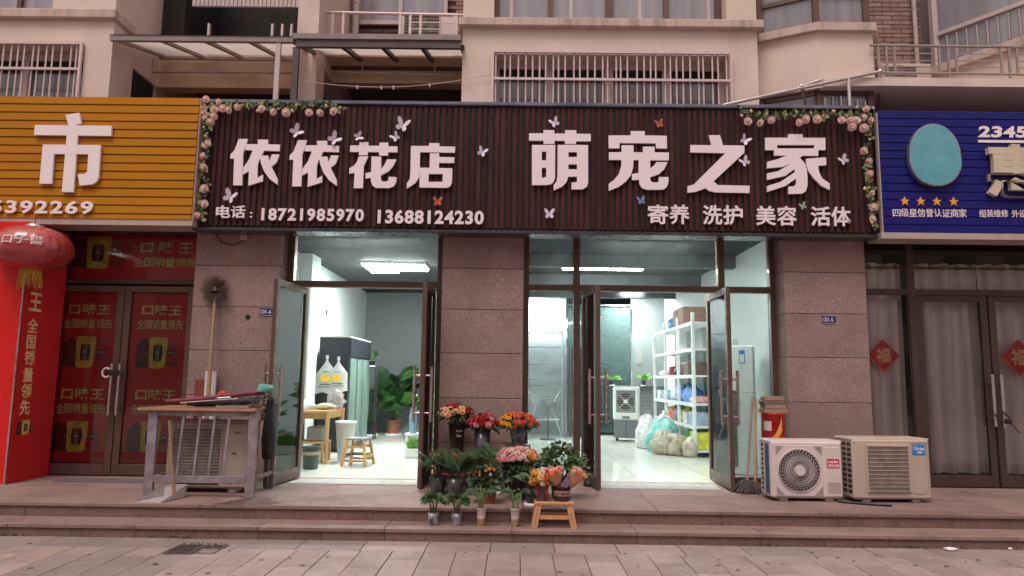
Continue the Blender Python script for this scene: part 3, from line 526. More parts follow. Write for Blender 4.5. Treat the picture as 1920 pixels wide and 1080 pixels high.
# blue sign
bs = thing('computer_shop_sign', 'royal blue slatted shop sign with four gold stars and white lettering', 'shop sign', (5, -.3, 2.7))
bx('backing_board', blue_b, bs, 3.91, 9, -.30, -.05, 2.71, 4.04)
for k in range(15):
    z1 = 4.05-.0905*k; z0 = max(z1-.086, 2.702); bx('slat', blue_m, bs, 3.906, 9, -.322, -.301, z0, z1, .006)
bx('bottom_trim', grey_trim, bs, 3.87, 9, -.325, -.03, 2.635, 2.701); bx('end_panel', grey_trim, bs, 3.892, 3.9055, -.31, -.26, 2.702, 4.03)
plaque = mat('pale_blue_plaque', (.11, .36, .42), .3, var=.1, coat=.4); edge_m = mat('plaque_edge', (.45, .42, .40), .25, metal=.8)
b = B(); pts = [(4.46+.275*math.cos(t)*(1+.16*max(0, -math.sin(t))), 3.54+.345*math.sin(t)) for t in [2*math.pi*i/40 for i in range(40)]]
b.poly(pts, -.385, -.33).grow('plaque_rim', edge_m, bs); B().poly([(4.46+(x-4.46)*.965, 3.54+(z-3.54)*.965) for x, z in pts], -.388, -.3851).grow('plaque_face', plaque, bs)
gold = mat('gold_star', (.75, .36, .03), .4); cream = mat('cream_letter', (.55, .47, .34), .4, var=.1); cream_s = mat('cream_letter_side', (.70, .66, .60), .3, metal=.5)
for cx in (4.135, 4.305, 4.475, 4.655):
    B().poly([(cx+(.052 if i % 2 == 0 else .022)*math.sin(math.pi*i/5), 3.04+(.052 if i % 2 == 0 else .022)*math.cos(math.pi*i/5)) for i in range(10)], -.336, -.3235).grow('star', gold, bs)
text(bs, '四级星信誉认证商家', 4.0, 4.79, 2.872, 2.962, -.329, .006, letter_w, .004); text(bs, '组装维修', 4.92, 5.23, 2.877, 2.96, -.329, .006, letter_w, .004); text(bs, '外设', 5.265, 5.42, 2.877, 2.96, -.329, .006, letter_w, .004)
text(bs, '2345', 4.965, 5.50, 3.765, 3.885, -.331, .008, letter_w, .03, 'digit', italic=.15, qmax=1.6); bx('underline', letter_w, bs, 4.965, 5.9, -.331, -.3235, 3.70, 3.728)
text(bs, '惠', 4.99, 5.66, 3.09, 3.64, -.385, .055, cream, .03)
# ================================================================= GARLANDS, BUTTERFLIES
petal = mat('rose_petal_blush', (.93, .70, .65), .55, var=.08, scale=30, sub=.35); petal_d = mat('rose_heart', (.52, .24, .17), .6)
leaf_pale = mat('silk_leaf', (.26, .30, .11), .55, var=.4, scale=25, sub=.25); leaf_dk = mat('silk_leaf_dark', (.03, .055, .02), .6, var=.4, scale=25, sub=.1); vine_m = mat('vine', (.03, .045, .015), .7)
bud_m = mat('bud_cream', (.62, .48, .24), .6)
def rose_mesh(name, r, m, seed, rows=4, mh=None):
    rg = random.Random(seed); b = B()
    for ring in range(rows):
        npet = 5 if ring else 3; rad = r*(.25+.75*ring/(rows-1)); hh = r*(.95-.62*ring/(rows-1))
        for k in range(npet):
            a = 2*math.pi*(k+.5*(ring % 2)+rg.uniform(-.1, .1))/npet; wd = math.pi/npet*1.25; vs = []
            for j in range(3):
                t = j/2; rr = rad*(.35+.65*t)*(1 if j < 2 else 1.08); zz = hh*(t**.7)*(1 if ring < rows-1 else .75)-r*.2
                for i in range(4):
                    aa = a+wd*(i/1.5-1)*(.75+.25*t); vs.append((rr*math.cos(aa), rr*math.sin(aa), zz-(.10*r if i in (0, 3) and j == 2 else 0)))
            b.add(vs, [(4*j+i, 4*j+i+1, 4*j+i+5, 4*j+i+4) for j in range(2) for i in range(3)], True)
    b.lathe([(r*.30, -r*.1), (r*.36, r*.35), (r*.25, r*.72), (r*.08, r*.86), (.0005, r*.84)], n=7, wob=.06)
    me = b.mesh(name); me.materials.append(m); return me
ROSES = [rose_mesh('rose', .042, petal, i) for i in range(3)]
def bud_mesh(m, r=.016):
    me = B().lathe([(.001, -r*.8), (r*.8, -r*.4), (r, .2*r), (r*.6, r*1.1), (.001, r*1.6)], n=8).mesh('bud'); me.materials.append(m); return me
BUD = bud_mesh(bud_m)
def garland(label, path, roses, buds, seed):
    rg = random.Random(seed); t = thing('rose_garland', label, 'garland', (path[0][0], -.28, path[0][1]), 0, 'rose garlands on the brown sign')
    pts = []
    for (x0, z0), (x1, z1) in zip(path, path[1:]):
        L = math.hypot(x1-x0, z1-z0); k = max(2, int(L/.04))
        for i in range(k): u = i/k; pts.append((x0+(x1-x0)*u+rg.uniform(-.012, .012), -.285-.015*math.sin(i*.9), z0+(z1-z0)*u+rg.uniform(-.015, .015)))
    B().tube(pts, .006, 5).grow('vine', vine_m, t)
    lv = [B().leaf((0, 0, 0), (0, -.15, 1), (0, -1, .2), .058, .036, .1, 3).mesh('leaf') for _ in range(2)]
    lv[0].materials.append(leaf_pale); lv[1].materials.append(leaf_dk)
    for p in pts:
        for q in range(3):
            a = rg.uniform(0, 6.28); o = link(lv[0 if rg.random() < .5 else 1], 'leaf', t, (p[0]-t.location.x+rg.uniform(-.025, .025), p[1]+.28-rg.uniform(0, .03), p[2]-t.location.z+rg.uniform(-.02, .02)), (rg.uniform(-.5, .5), a, rg.uniform(-.7, .7)), rg.uniform(.7, 1.4))
    for x, z in roses:
        d = Vector((rg.uniform(-.5, .5), -1, rg.uniform(-.75, .15))); link(ROSES[rg.randrange(3)], 'rose', t, (x-t.location.x, -.03-.01, z-t.location.z), d.to_track_quat('Z', 'Y').to_euler(), rg.uniform(.82, 1.15))
    for x, z in buds: link(BUD, 'bud', t, (x-t.location.x, -.045, z-t.location.z), (rg.uniform(-1, 1), rg.uniform(-1, 1), 0), rg.uniform(.8, 1.2))
GL = [(-3.421, 4.1), (-3.281, 4.071), (-3.449, 4.001), (-3.322, 3.987), (-3.231, 3.999), (-3.166, 3.981), (-3.072, 4.016), (-3.441, 3.941), (-3.324, 3.908), (-3.418, 3.883), (-3.355, 3.84), (-2.808, 4.0), (-2.677, 3.967), (-2.535, 3.96), (-2.284, 3.963), (-2.165, 3.96), (-2.018, 3.98), (-3.379, 3.593), (-3.404, 3.46), (-3.392, 3.331), (-3.373, 3.096), (-3.358, 2.931), (-3.432, 2.805)]
GR = [(2.495, 3.915), (2.627, 3.897), (2.748, 3.929), (3.048, 3.906), (3.124, 3.943), (3.246, 3.948), (3.509, 3.94), (3.603, 3.934), (3.666, 3.935), (3.745, 3.969), (3.827, 3.936), (3.62, 3.861), (3.746, 3.852), (3.785, 4.068), (3.733, 3.597), (3.783, 3.48), (3.783, 3.343), (3.793, 3.122), (3.806, 2.974), (3.79, 2.846)]
garland('pink silk rose garland along sign edge beside the yellow sign', [(-1.93, 4.03), (-2.3, 4.06), (-2.75, 4.03), (-3.05, 4.05), (-3.40, 4.03), (-3.40, 3.85), (-3.36, 3.6), (-3.42, 3.4), (-3.37, 3.1), (-3.42, 2.9), (-3.37, 2.74)], GL, [(-1.94, 4.02), (-2.42, 4.04), (-2.85, 3.97), (-3.02, 4.03), (-3.49, 4.06), (-3.42, 3.78), (-3.40, 3.68), (-2.46, 3.97), (-2.1, 4.03)], 3)
garland('pink silk rose garland along sign edge beside the blue sign', [(2.42, 4.05), (2.5, 3.98), (2.95, 3.99), (3.4, 4.0), (3.82, 4.0), (3.82, 3.8), (3.78, 3.55), (3.76, 3.4), (3.79, 3.25), (3.78, 3.1), (3.83, 2.9), (3.80, 2.72)], GR, [(2.43, 3.97), (2.53, 4.02), (2.70, 3.99), (3.18, 4.01), (3.31, 3.98), (3.43, 4.03), (3.68, 4.08), (3.86, 4.07), (3.75, 4.05), (3.8, 3.72), (3.76, 3.57), (3.72, 3.17), (3.80, 3.06), (3.78, 2.80)], 5)
BC = {'white': mat('butterfly_lilac', (.70, .62, .76), .5, var=.12, scale=60), 'red': mat('butterfly_red', (.55, .10, .05), .5, var=.4, scale=60), 'blue': mat('butterfly_blue', (.16, .24, .42), .5, var=.5, scale=60), 'green': mat('butterfly_green', (.35, .42, .30), .5, var=.3, scale=60)}
bw_dark = mat('butterfly_edge', (.12, .09, .14), .6)
def wing(up):
    return [(0, 0), (.012, .035), (.035, .06), (.062, .066), (.072, .052), (.060, .022), (.035, .0)] if up else [(0, 0), (.035, .0), (.055, -.014), (.058, -.036), (.040, -.050), (.018, -.042), (.004, -.02)]
for (x, z, rot, s, c, lb) in [(-2.425, 3.755, 55, 1.0, 'white', 'lilac butterfly ornament between the first two big characters'), (-2.007, 3.675, 50, 1.0, 'white', 'lilac butterfly ornament on the top corner of the second big character'), (-1.745, 3.708, 70, .72, 'white', 'small lilac butterfly ornament at the start of the third big character'),
    (-1.337, 3.706, -40, .72, 'white', 'small lilac butterfly ornament just under a larger one by the third big character'), (-1.265, 3.84, 20, 1.1, 'white', 'largest lilac butterfly ornament high above the third big character'), (-.39, 3.548, 25, .78, 'white', 'lilac butterfly ornament alone between the two shop names'),
    (-3.104, 3.017, 25, 1.05, 'white', 'lilac butterfly ornament over the telephone characters'), (-.858, 2.99, 0, .72, 'red', 'orange red butterfly ornament under the fourth big character'), (.398, 3.888, -30, .78, 'white', 'lilac butterfly ornament above first big character of the pet shop name'),
    (1.541, 3.888, -15, .66, 'red', 'red butterfly ornament above the second big pet shop character'), (2.467, 3.711, 35, .78, 'white', 'lilac butterfly ornament by upper end of the third big pet shop character'), (2.46, 3.471, -35, .78, 'white', 'lilac butterfly ornament lower beside the third big pet shop character'),
    (.346, 2.868, 0, .82, 'white', 'lilac butterfly ornament low beneath first big character of pet shop name'), (1.334, 3.026, -10, .66, 'blue', 'blue butterfly ornament above the first pair of small service characters'), (3.529, 3.501, -35, .78, 'white', 'lilac butterfly ornament beside the last big character near the garland'), (3.07, 2.987, -25, .55, 'green', 'tiny pale green butterfly ornament above the third pair of small service characters')]:
    t = thing('butterfly_ornament', lb, 'butterfly', (x, -.268, z), 0, 'butterflies on the brown sign'); t.rotation_euler = (0, R_(rot), 0)
    b = B().cyl((0, 0, -.022), (0, 0, .026), .0035, .002, 6); b.grow('body', bw_dark, t, False)
    for sx in (-1, 1):
        o = B(); o.poly([(px*sx, pz) for px, pz in wing(True)], -.001, .001); o.poly([(px*sx, pz) for px, pz in wing(False)], -.0022, -.0002)
        w_ = o.grow('wing', BC[c], t, False); w_.rotation_euler = (0, 0, sx*-R_(32)); w_.scale = (s,)*3
        e = B().poly([(px*sx*1.07, pz*1.07) for px, pz in wing(True)], .0012, .0026).grow('wing_edge', bw_dark, w_, False)
    t.scale = (1.12,)*3
# ================================================================= AWNINGS, PIPES, WIRE
poly_m = mat('dusty_polycarbonate', (.56, .48, .44), .5, var=.12, scale=2, sub=.75, dirt=((.34, .27, .24), 2, .5)); awn_g = mat('awning_grey_frame', (.36, .28, .25), .6, var=.2, scale=6); awn_b = mat('awning_brown_frame', (.075, .05, .045), .5, var=.2)
flash = mat('awning_flashing', (.24, .19, .175), .55, var=.15, scale=4)
t = thing('awning', 'grey framed balcony awning with pale translucent panels and a white post', 'awning', (-3.7, 0, 4.95), 0, 'awnings over the roof terrace')
bx('front_beam', flash, t, -4.72, -2.60, -.02, .03, 4.92, 4.985); B().add([(-4.72, -.03, 4.986), (-2.6, -.03, 4.986), (-2.6, .10, 5.03), (-4.72, .10, 5.03)], [(0, 1, 2, 3)]).grow('flashing', flash, t)
for k in range(4): a = -4.66+k*.515; B().add([(a, .03, 4.965), (a+.50, .03, 4.965), (a+.50, 1.1, 5.262), (a, 1.1, 5.262), (a, .03, 4.975), (a+.50, .03, 4.975), (a+.50, 1.1, 5.272), (a, 1.1, 5.272)], [(4, 5, 6, 7)]).grow('roof_panel', poly_m, t)
for k in range(5): a = -4.66+k*.512; B().bar((a, .03, 4.945), (a, 1.09, 5.24), .055, .03).grow('rafter', awn_g, t)
bx('back_beam', awn_g, t, -4.72, -2.60, 1.06, 1.099, 5.20, 5.235); bx('post', white_al, t, -2.80, -2.745, -.01, .03, 4.03, 4.919)
B().tube([(-4.74, 1.0, 5.2), (-4.74, 1.0, 4.99), (-2.75, 1.0, 5.0), (-2.75, 1.0, 5.2)], .012, 6).grow('drying_rail', awn_g, t)
t = thing('awning', 'dark brown framed terrace awning with four milky panels and brown post', 'awning', (-1.6, 0, 4.9), 0, 'awnings over the roof terrace')
bx('front_beam', awn_b, t, -2.565, -.67, -.03, .02, 4.86, 4.948); bx('flashing', flash, t, -2.6, -.67, -.05, .03, 4.95, 5.012)
for k in range(4): a = -2.50+k*.46; B().add([(a, .02, 4.935), (a+.45, .02, 4.935), (a+.45, 1.15, 5.255), (a, 1.15, 5.255), (a, .02, 4.945), (a+.45, .02, 4.945), (a+.45, 1.15, 5.265), (a, 1.15, 5.265)], [(4, 5, 6, 7)]).grow('roof_panel', poly_m, t)
for k in range(5): a = -2.51+k*.4625; B().bar((a, .02, 4.90), (a, 1.14, 5.22), .05, .045).grow('rafter', awn_b, t)
bx('back_beam', awn_b, t, -2.565, -.67, 1.13, 1.19, 5.13, 5.23); bx('post', awn_b, t, -2.60, -2.53, -.02, .03, 4.03, 4.859)
B().tube([(-2.33, 1.1, 5.06), (-.85, 1.1, 5.03)], .014, 8).grow('drying_pole', white_al, t)
for xx in (-2.05, -1.1): B().tube([(xx, 1.1, 5.045), (xx, 1.12, 5.16)], .01, 6).grow('hook', white_al, t)
t = thing('clothes_line', 'sagging clothes line with a few pegs strung under the brown awning', 'clothes line', (-2.5, .05, 4.5))
pts = [(-2.55+u*2.22, .06, 4.50-.22*4*u*(1-u)*.55+.09*u) for u in [i/16 for i in range(17)]]; B().tube(pts, .004, 5).grow('line', white_al, t)
for i in (5, 7, 8, 11): bx('peg', white_al, t, pts[i][0]-.008, pts[i][0]+.008, .045, .072, pts[i][2]-.03, pts[i][2]+.01)
t = thing('pipe_frame', 'stainless steel pipe frame slanting up above the sign below the canted bay', 'pipe frame', (3, -.1, 4.13))
B().tube([(1.99, -.12, 4.10), (3.20, -.12, 4.39), (4.06, -.12, 4.585)], .02, 10).grow('slanting_rail', steel, t); B().tube([(3.13, -.10, 4.39), (3.40, -.10, 4.49)], .018, 8).grow('short_rail', steel, t)
B().tube([(3.70, -.12, 4.12), (3.70, -.12, 4.50)], .02, 10).grow('upright', steel, t)
for a, c in (((3.17, -.13, 4.41), (3.55, .55, 4.16)), ((4.06, -.12, 4.58), (4.35, .5, 4.20))): B().tube([a, c], .018, 8).grow('stay', steel, t)
for p in ((3.17, -.12, 4.405), (4.06, -.12, 4.588)): B().lathe([(.002, -.028), (.026, -.01), (.026, .01), (.002, .028)], p, 10).grow('joint_knob', steel, t)
# ================================================================= LANTERN, ADVERT COLUMN, POSTERS
red_ad = mat('advert_red', (.60, .014, .014), .42, var=.06, scale=1.5, spec=.3); red_po = mat('poster_red', (.62, .016, .022), .5, var=.12, scale=1.5); gold_t = mat('advert_gold', (.80, .60, .28), .5, var=.25, scale=12)
pk_dark = mat('packet_dark', (.085, .02, .02), .5, var=.5, scale=14); pk_gold = mat('packet_gold', (.72, .50, .07), .45, var=.35, scale=10); pk_red = mat('packet_red', (.36, .03, .03), .5, var=.4, scale=14); ink = mat('packet_ink', (.02, .012, .02), .5); pale_t = mat('packet_lettering', (.50, .46, .44), .5)
def packets(par, x0, x1, z0, z1, y, fn=None):
    W = x1-x0; H = z1-z0
    def pk(pts, yy, m, n): 
        b = B().poly([(x0+u*W, z0+v*H) for u, v in pts], y-yy, y-yy+.0008)
        if fn: b.v = [fn(p) for p in b.v]
        b.grow(n, m, par)
    pk([(.0, .05), (.36, .03), (.36, .78), (.33, .86), (.26, .88), (.24, .95), (.12, .95), (.10, .87), (.02, .8)], .001, pk_dark, 'packet_print'); pk([(.66, .08), (.98, .08), (1, .5), (.96, .72), (.90, .76), (.90, .9), (.74, .9), (.74, .76), (.66, .6)], .001, pk_red, 'packet_print')
    pk([(.32, .06), (.38, .01), (.62, .01), (.70, .06), (.74, .97), (.70, 1), (.34, 1), (.30, .97)], .002, pk_gold, 'packet_print'); pk([(.42, .24), (.60, .24), (.63, .5), (.60, .76), (.42, .76), (.40, .5)], .003, ink, 'packet_label')
    pk([(.70, .50), (.82, .38), (.96, .50), (.82, .62)], .002, ink, 'packet_label')
    text(par, '口味王', x0+.43*W, x0+.59*W, z0+.26*H, z0+.75*H, y-.004, .0006, pale_t, .012, 'print', vertical=True, join=True, res=2, fn=fn)
    text(par, '口味王', x0+.71*W, x0+.95*W, z0+.46*H, z0+.55*H, y-.003, .0006, pale_t, .01, 'print', join=True, res=2, fn=fn); text(par, '口味王', x0+.06*W, x0+.30*W, z0+.42*H, z0+.52*H, y-.002, .0006, pk_red, .01, 'print', join=True, res=2, fn=fn)
def slogan(par, x0, x1, zt, hb, hs, gap, y):
    text(par, '口味王', x0+.03, x1-.02, zt-hb, zt, y-.0016, .001, ink, .034, 'shadow_print', join=True, res=2); text(par, '口味王', x0+.03, x1-.02, zt-hb, zt, y-.003, .001, gold_t, .026, res=2)
    text(par, '全国销量领先', x0, x1, zt-hb-gap-hs, zt-hb-gap, y-.0016, .001, ink, .022, 'shadow_print', join=True, res=2); text(par, '全国销量领先', x0, x1, zt-hb-gap-hs, zt-hb-gap, y-.003, .001, gold_t, .014, res=2)
def door_poster(x0, x1, label):
    p = tag(bx('poster', red_po, None, x0, x1, .204, .206, .14, 2.02), label, 'poster', 'red adverts on the closed glass doors')
    y = .2025; a, c = x0+.07, x1-.05
    slogan(p, a, c, 1.885, .115, .10, .055, y); packets(p, a+.01, c-.03, 1.17, 1.52, y); slogan(p, a, c, .945, .12, .105, .05, y); packets(p, a-.02, c-.03, .25, .585, y)
door_poster(-5.158, -4.487, 'red advert sheet on the closed door with lock ring, next to the advert column'); door_poster(-4.327, -3.69, 'red advert sheet on the closed door partly behind the caged unit')
p = tag(bx('poster', red_po, None, -5.285, -3.57, .214, .216, 2.17, 2.69), 'wide red advert sheet in the fanlight over the closed doors', 'poster')
slogan(p, -4.36, -3.64, 2.61, .13, .105, .055, .2125); packets(p, -5.1, -4.46, 2.29, 2.66, .2125)
t = thing('advert_column', 'bright red advert column wrapped in gold lettering beside the closed doors', 'column', (-5.06, -.2, 0))
bx('core', red_ad, t, -6.6, -5.075, -.52, .15, 0, 2.67); bx('side_sheet', red_po, t, -5.0745, -5.072, -.515, .15, 0, 2.67); bx('edge_strip', steel, t, -5.082, -5.066, -.528, -.516, 0, 2.67)
side = lambda P: (-5.0715+(P[1])*-1, P[0], P[2])
text(t, '王', -.42, -.22, 1.75, 1.96, -.0, -.0012, gold_t, .03, fn=side); text(t, '全国销量领先', -.43, -.23, .66, 1.68, 0, -.0012, gold_t, .02, vertical=True, fn=side)
packets(t, -.43, -.16, .47, .62, -.001, fn=lambda P: (-5.0715-P[1]*.9-.0016, P[0], P[2]))
text(t, '口味王', -5.95, -5.22, .97, 1.13, -.5225, .0015, gold_t, .026); text(t, '全国销量领先', -5.95, -5.20, .82, .93, -.5225, .0015, gold_t, .016); packets(t, -5.85, -5.19, .25, .62, -.522)
# lantern
lan_r = mat('lantern_red', (.42, .03, .03), .33, var=.12, scale=3, sub=.08, spec=.8, coat=1); lan_gold = mat('lantern_fringe', (.55, .30, .03), .6, var=.4, scale=40); cream_t = mat('lantern_lettering', (.62, .50, .46), .5)
LC = (-5.0, -.55, 2.375); t = thing('red_lantern', 'round red silk lantern with gold fringe hanging under the yellow sign', 'lantern', LC)
def lan(u, v, off=0.):      # u azimuth, v elevation
    rib = 1-.018*abs(math.sin(u*12))**.4*math.cos(v)*-1-.018; return ((.375*math.cos(v)**.85*rib+off)*math.cos(u)*1.0, (.375*math.cos(v)**.85*rib+off)*math.sin(u), (.235*math.sin(v))+off*math.sin(v))
vs = []; nu, nv = 96, 14
for j in range(nv+1):
    v = -1.36+2.72*j/nv
    for i in range(nu): vs.append(lan(2*math.pi*i/nu, v))
B().add(vs, [(j*nu+i, j*nu+(i+1) % nu, (j+1)*nu+(i+1) % nu, (j+1)*nu+i) for j in range(nv) for i in range(nu)], True).grow('shade', lan_r, t, False)
B().lathe([(.085, .225), (.085, .25), (.05, .255), (.03, .27)], n=16).grow('cap', steel, t, False); B().lathe([(.10, -.238), (.10, -.222)], n=20).grow('base_ring', lan_gold, t, False); B().cyl((0, 0, .26), (0, 0, .365), .004, n=5).grow('cord', ink, t, False)
b = B()
for i in range(70): a = 6.283*i/70; b.cyl((.095*math.cos(a), .095*math.sin(a), -.235), (.105*math.cos(a)+random.uniform(-.012, .012), .105*math.sin(a)+random.uniform(-.012, .012), -.37-random.uniform(0, .05)), .0045, .002, 4, False)
b.grow('fringe', lan_gold, t, False)
def onlan(P):
    a = -1.10+(P[0])/.36; v = math.asin(max(-.9, min(.9, P[2]/.235))); return lan(a, v, .006-P[1])
text(t, '口子窖', -.24, .13, -.005, .085, 0, .004, cream_t, .02, fn=onlan, w=False, res=2)
# ================================================================= NEIGHBOUR CURTAINS, FU PAPERS, PLATES
curt = mat('curtain_cloth', (.82, .77, .75), .85, var=.06, scale=3, sub=.05); ring_m = mat('curtain_ring', (.06, .045, .04), .4, metal=.6)
def curtain(x0, x1, label, seed, ph):
    rg = random.Random(seed); t = thing('curtain', label, 'curtain', (x0, .26, .14), 0, 'grey curtains behind the neighbour glass'); nx = int((x1-x0)/.012); vs = []
    zs = [.14, .6, 1.1, 1.6, 2.0, 2.3, 2.47]; w1 = rg.uniform(38, 46)
    for z in zs:
        for i in range(nx+1):
            x = x0+(x1-x0)*i/nx; amp = .058*(1-.2*(z/2.5)); q = w1*.75*x+ph+1.3*math.sin(5.3*x+seed)+.25*math.sin(z*1.5+seed); vs.append((x+.008*math.sin(z*2+i*.1), .30+amp*math.copysign(abs(math.sin(q))**.65, math.sin(q))+.012*math.sin(17*x+z*1.3), z))
    n = nx+1; B().add(vs, [(j*n+i, j*n+i+1, (j+1)*n+i+1, (j+1)*n+i) for j in range(len(zs)-1) for i in range(nx)], True).grow('cloth', curt, t)
    x = x0+.08
    while x < x1-.02:
        b = B(); b.tube([(x+.022*math.cos(a), .21, 2.415+.022*math.sin(a)) for a in [6.283*i/12 for i in range(13)]], .006, 6); b.grow('ring', ring_m, t); x += .15
    B().cyl((x0, .26, 2.415), (x1, .26, 2.415), .012, n=8).grow('rod', ring_m, t)
curtain(3.90, 4.40, 'grey curtain behind the narrow fixed pane beside the granite pillar', 1, 0); curtain(4.45, 5.24, 'grey curtain behind the closed glass door without a red paper', 2, 1.2); curtain(5.26, 7.2, 'grey curtain behind the closed glass door bearing a red paper diamond', 3, .4)
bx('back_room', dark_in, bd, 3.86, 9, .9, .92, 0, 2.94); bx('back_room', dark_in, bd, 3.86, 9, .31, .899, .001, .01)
fu_r = mat('fu_paper_red', (.62, .018, .03), .5, var=.15, scale=12); fu_g = mat('fu_gold', (.80, .58, .30), .45)
for cx, cz, r, lb in ((4.075, 1.41, .185, 'red diamond good luck paper on the fixed pane beside the pillar'), (5.575, 1.405, .21, 'red diamond good luck paper on the closed glass door')):
    p = tag(B().poly([(cx-r, cz), (cx, cz-r), (cx+r, cz), (cx, cz+r)], .168, .170).grow('good_luck_paper', fu_r, None), lb, 'paper diamond', 'red paper diamonds')
    p.location = (0, 0, 0); text(p, '福', cx-r*.46, cx+r*.46, cz-r*.40, cz+r*.44, .1665, .001, fu_g, .022)
    for a, c in (((cx-r*.94, cz), (cx, cz-r*.94)), ((cx, cz-r*.94), (cx+r*.94, cz))): B().bar((a[0], .1674, a[1]), (c[0], .1674, c[1]), .001, .006).grow('gold_border', fu_g, p)
plate_b = mat('plate_blue', (.02, .028, .11), .4)
for x0, x1, z0, z1, s, lb in ((-2.812, -2.652, 1.758, 1.853, 'C01-6', 'dark blue house number plate C01-6 on granite pillar'), (3.343, 3.49, 1.745, 1.838, 'C01-5', 'dark blue house number plate C01-5 on granite pillar')):
    p = tag(bx('number_plate', plate_b, None, x0, x1, -.008, -.001, z0, z1, .002), lb, 'number plate'); text(p, s, x0+.008, x1-.03, z0+.025, z1-.024, -.0095, .001, letter_w, .004)
    b = B(); b.box(x0+.004, x1-.004, -.0092, -.0081, z0+.004, z0+.007).box(x0+.004, x1-.004, -.0092, -.0081, z1-.007, z1-.004); b.grow('border', letter_w, p)
B().cyl((-2.94, -.002, 1.742), (-2.94, .02, 1.742), .028, n=16).grow('pipe_hole', dark_in, bd)
t = thing('cable', 'loose black cable and socket on the pillar under the brown sign', 'cable', (-3.2, -.01, 2.6)); B().tube([(-3.35, -.012, 2.66), (-3.27, -.015, 2.56), (-3.16, -.015, 2.54), (-3.05, -.012, 2.58), (-3.03, -.01, 2.62)], .005, 6).grow('wire', ink, t); bx('socket', grey_trim, t, -3.07, -2.99, -.03, -.001, 2.60, 2.655, .004)
# ================================================================= AIR CONDITIONERS
ac_w = mat('ac_white', (.62, .52, .51), .4, var=.06, scale=4, dirt=((.45, .36, .33), 2.5, .3)); ac_old = mat('ac_aged', (.47, .385, .325), .5, var=.1, scale=4, dirt=((.30, .22, .17), 2, .45)); ac_blk = mat('ac_dark_inside', (.03, .025, .025), .7, var=.3); wire_m = mat('ac_grille_wire', (.46, .38, .33), .5, var=.15, scale=30); wire_w = mat('ac_grille_white', (.60, .51, .50), .45)
coil = mat('ac_coil_blue', (.03, .06, .14), .5, var=.3, scale=80); lab_r = mat('label_red', (.55, .02, .03), .4); lab_b = mat('label_blue', (.02, .20, .55), .4); dent = mat('ac_seam', (.30, .24, .22), .6)
def ac_body(t, w, d, h, m, foot=.03, slots=True, coil_side=False):
    B().box(-w/2, w/2, 0, d, foot, h, .018).grow('casing', m, t, False); B().box(-w/2-.006, w/2+.006, .012, d-.012, h-.02, h+.008, .008).grow('lid', m, t, False)
    for sx in (-1, 1): B().box(sx*w*.32-.04, sx*w*.32+.04, .03, d-.03, 0, foot, .006).grow('foot', white_al, t, False)
    if slots:
        rows = 10; cols = 1 if coil_side else 3
        for r in range(rows):
            for c in range(cols): B().box(-w/2-.0015, -w/2+.004, .03+c*(d-.06)/cols if not coil_side else .20, .03+(c+.72)*(d-.06)/cols if not coil_side else .25, foot+.05+r*(h-.1)/rows, foot+.05+(r+.62)*(h-.1)/rows, 0).grow('vent_slot', ac_blk, t, False)
    if coil_side: B().box(-w/2-.002, -w/2+.004, .05, .15, foot+.03, h-.03).grow('coil', coil, t, False)
def grid_grille(t, x0, x1, z0, z1, nv, nh, m, fanr=.2):
    B().box(x0, x1, -.003, .004, z0, z1).grow('grille_opening', ac_blk, t, False); b = B(); cx, cz = (x0+x1)/2, (z0+z1)/2
    for k in range(5):
        a = k*1.2566+.3; b.add([(cx+.03*math.cos(a), -.0035, cz+.03*math.sin(a)), (cx+fanr*math.cos(a-.42), -.0038, cz+fanr*math.sin(a-.42)), (cx+fanr*1.03*math.cos(a), -.0036, cz+fanr*1.03*math.sin(a)), (cx+fanr*math.cos(a+.38), -.0034, cz+fanr*math.sin(a+.38))], [(0, 1, 2, 3)])
    b.grow('fan_blades', mat('fan_grey', (.16, .13, .12), .6), t, False); g = B()
    for k in range(nv): x = x0+(x1-x0)*(k+.5)/nv; g.box(x-.0011, x+.0011, -.018, -.015, z0+.004, z1-.004)
    for k in range(nh+1): z = z0+(z1-z0)*k/nh; g.box(x0, x1, -.022, -.018, z-.0025, z+.0025)
    g.grow('grille', m, t, False)
    f = B(); f.box(x0-.016, x1+.016, -.016, .004, z1, z1+.014, .004).box(x0-.016, x1+.016, -.016, .004, z0-.014, z0, .004).box(x0-.016, x0, -.016, .004, z0, z1, .004).box(x1, x1+.016, -.016, .004, z0, z1, .004); f.grow('grille_frame', m, t, False)
# red-label unit
t = thing('air_conditioner', 'white outdoor air conditioner with spiral fan guard and red label on platform', 'air conditioner', (2.755, -.90, 0), R_(.8), 'outdoor air conditioners'); w, d, h = .675, .30, .555
ac_body(t, w, d, h, ac_w, .03, True, True)
cx, cz, rr = -.075, .285, .195
B().box(cx-.225, cx+.225, -.004, .006, cz-.235, cz+.235, .003).grow('fan_panel', ac_w, t, False); b = B()
for sx in (-1, 1):
    for sz in (-1, 1):
        for k in range(6):
            o = .145+k*.013; b.bar((cx+sx*.218, -.005, cz+sz*(o+.0)), (cx+sx*o, -.005, cz+sz*.226), .004, .004)
b.grow('corner_ribs', dent, t, False)
B().cyl((cx, -.0042, cz), (cx, -.006, cz), rr, n=48).grow('fan_opening', ac_blk, t, False); g = B()
for k in range(34):
    a0 = 6.283*k/34; g.tube([(cx+r_*math.cos(a0+1.1*((r_-.045)/.15)-.35*math.sin((r_-.045)/.15*6.28)), -.012-.012*(1-((r_-.12)/.08)**2), cz+r_*math.sin(a0+1.1*((r_-.045)/.15)-.35*math.sin((r_-.045)/.15*6.28))) for r_ in (.045, .07, .095, .12, .145, .17, .196)], .0021, 4)
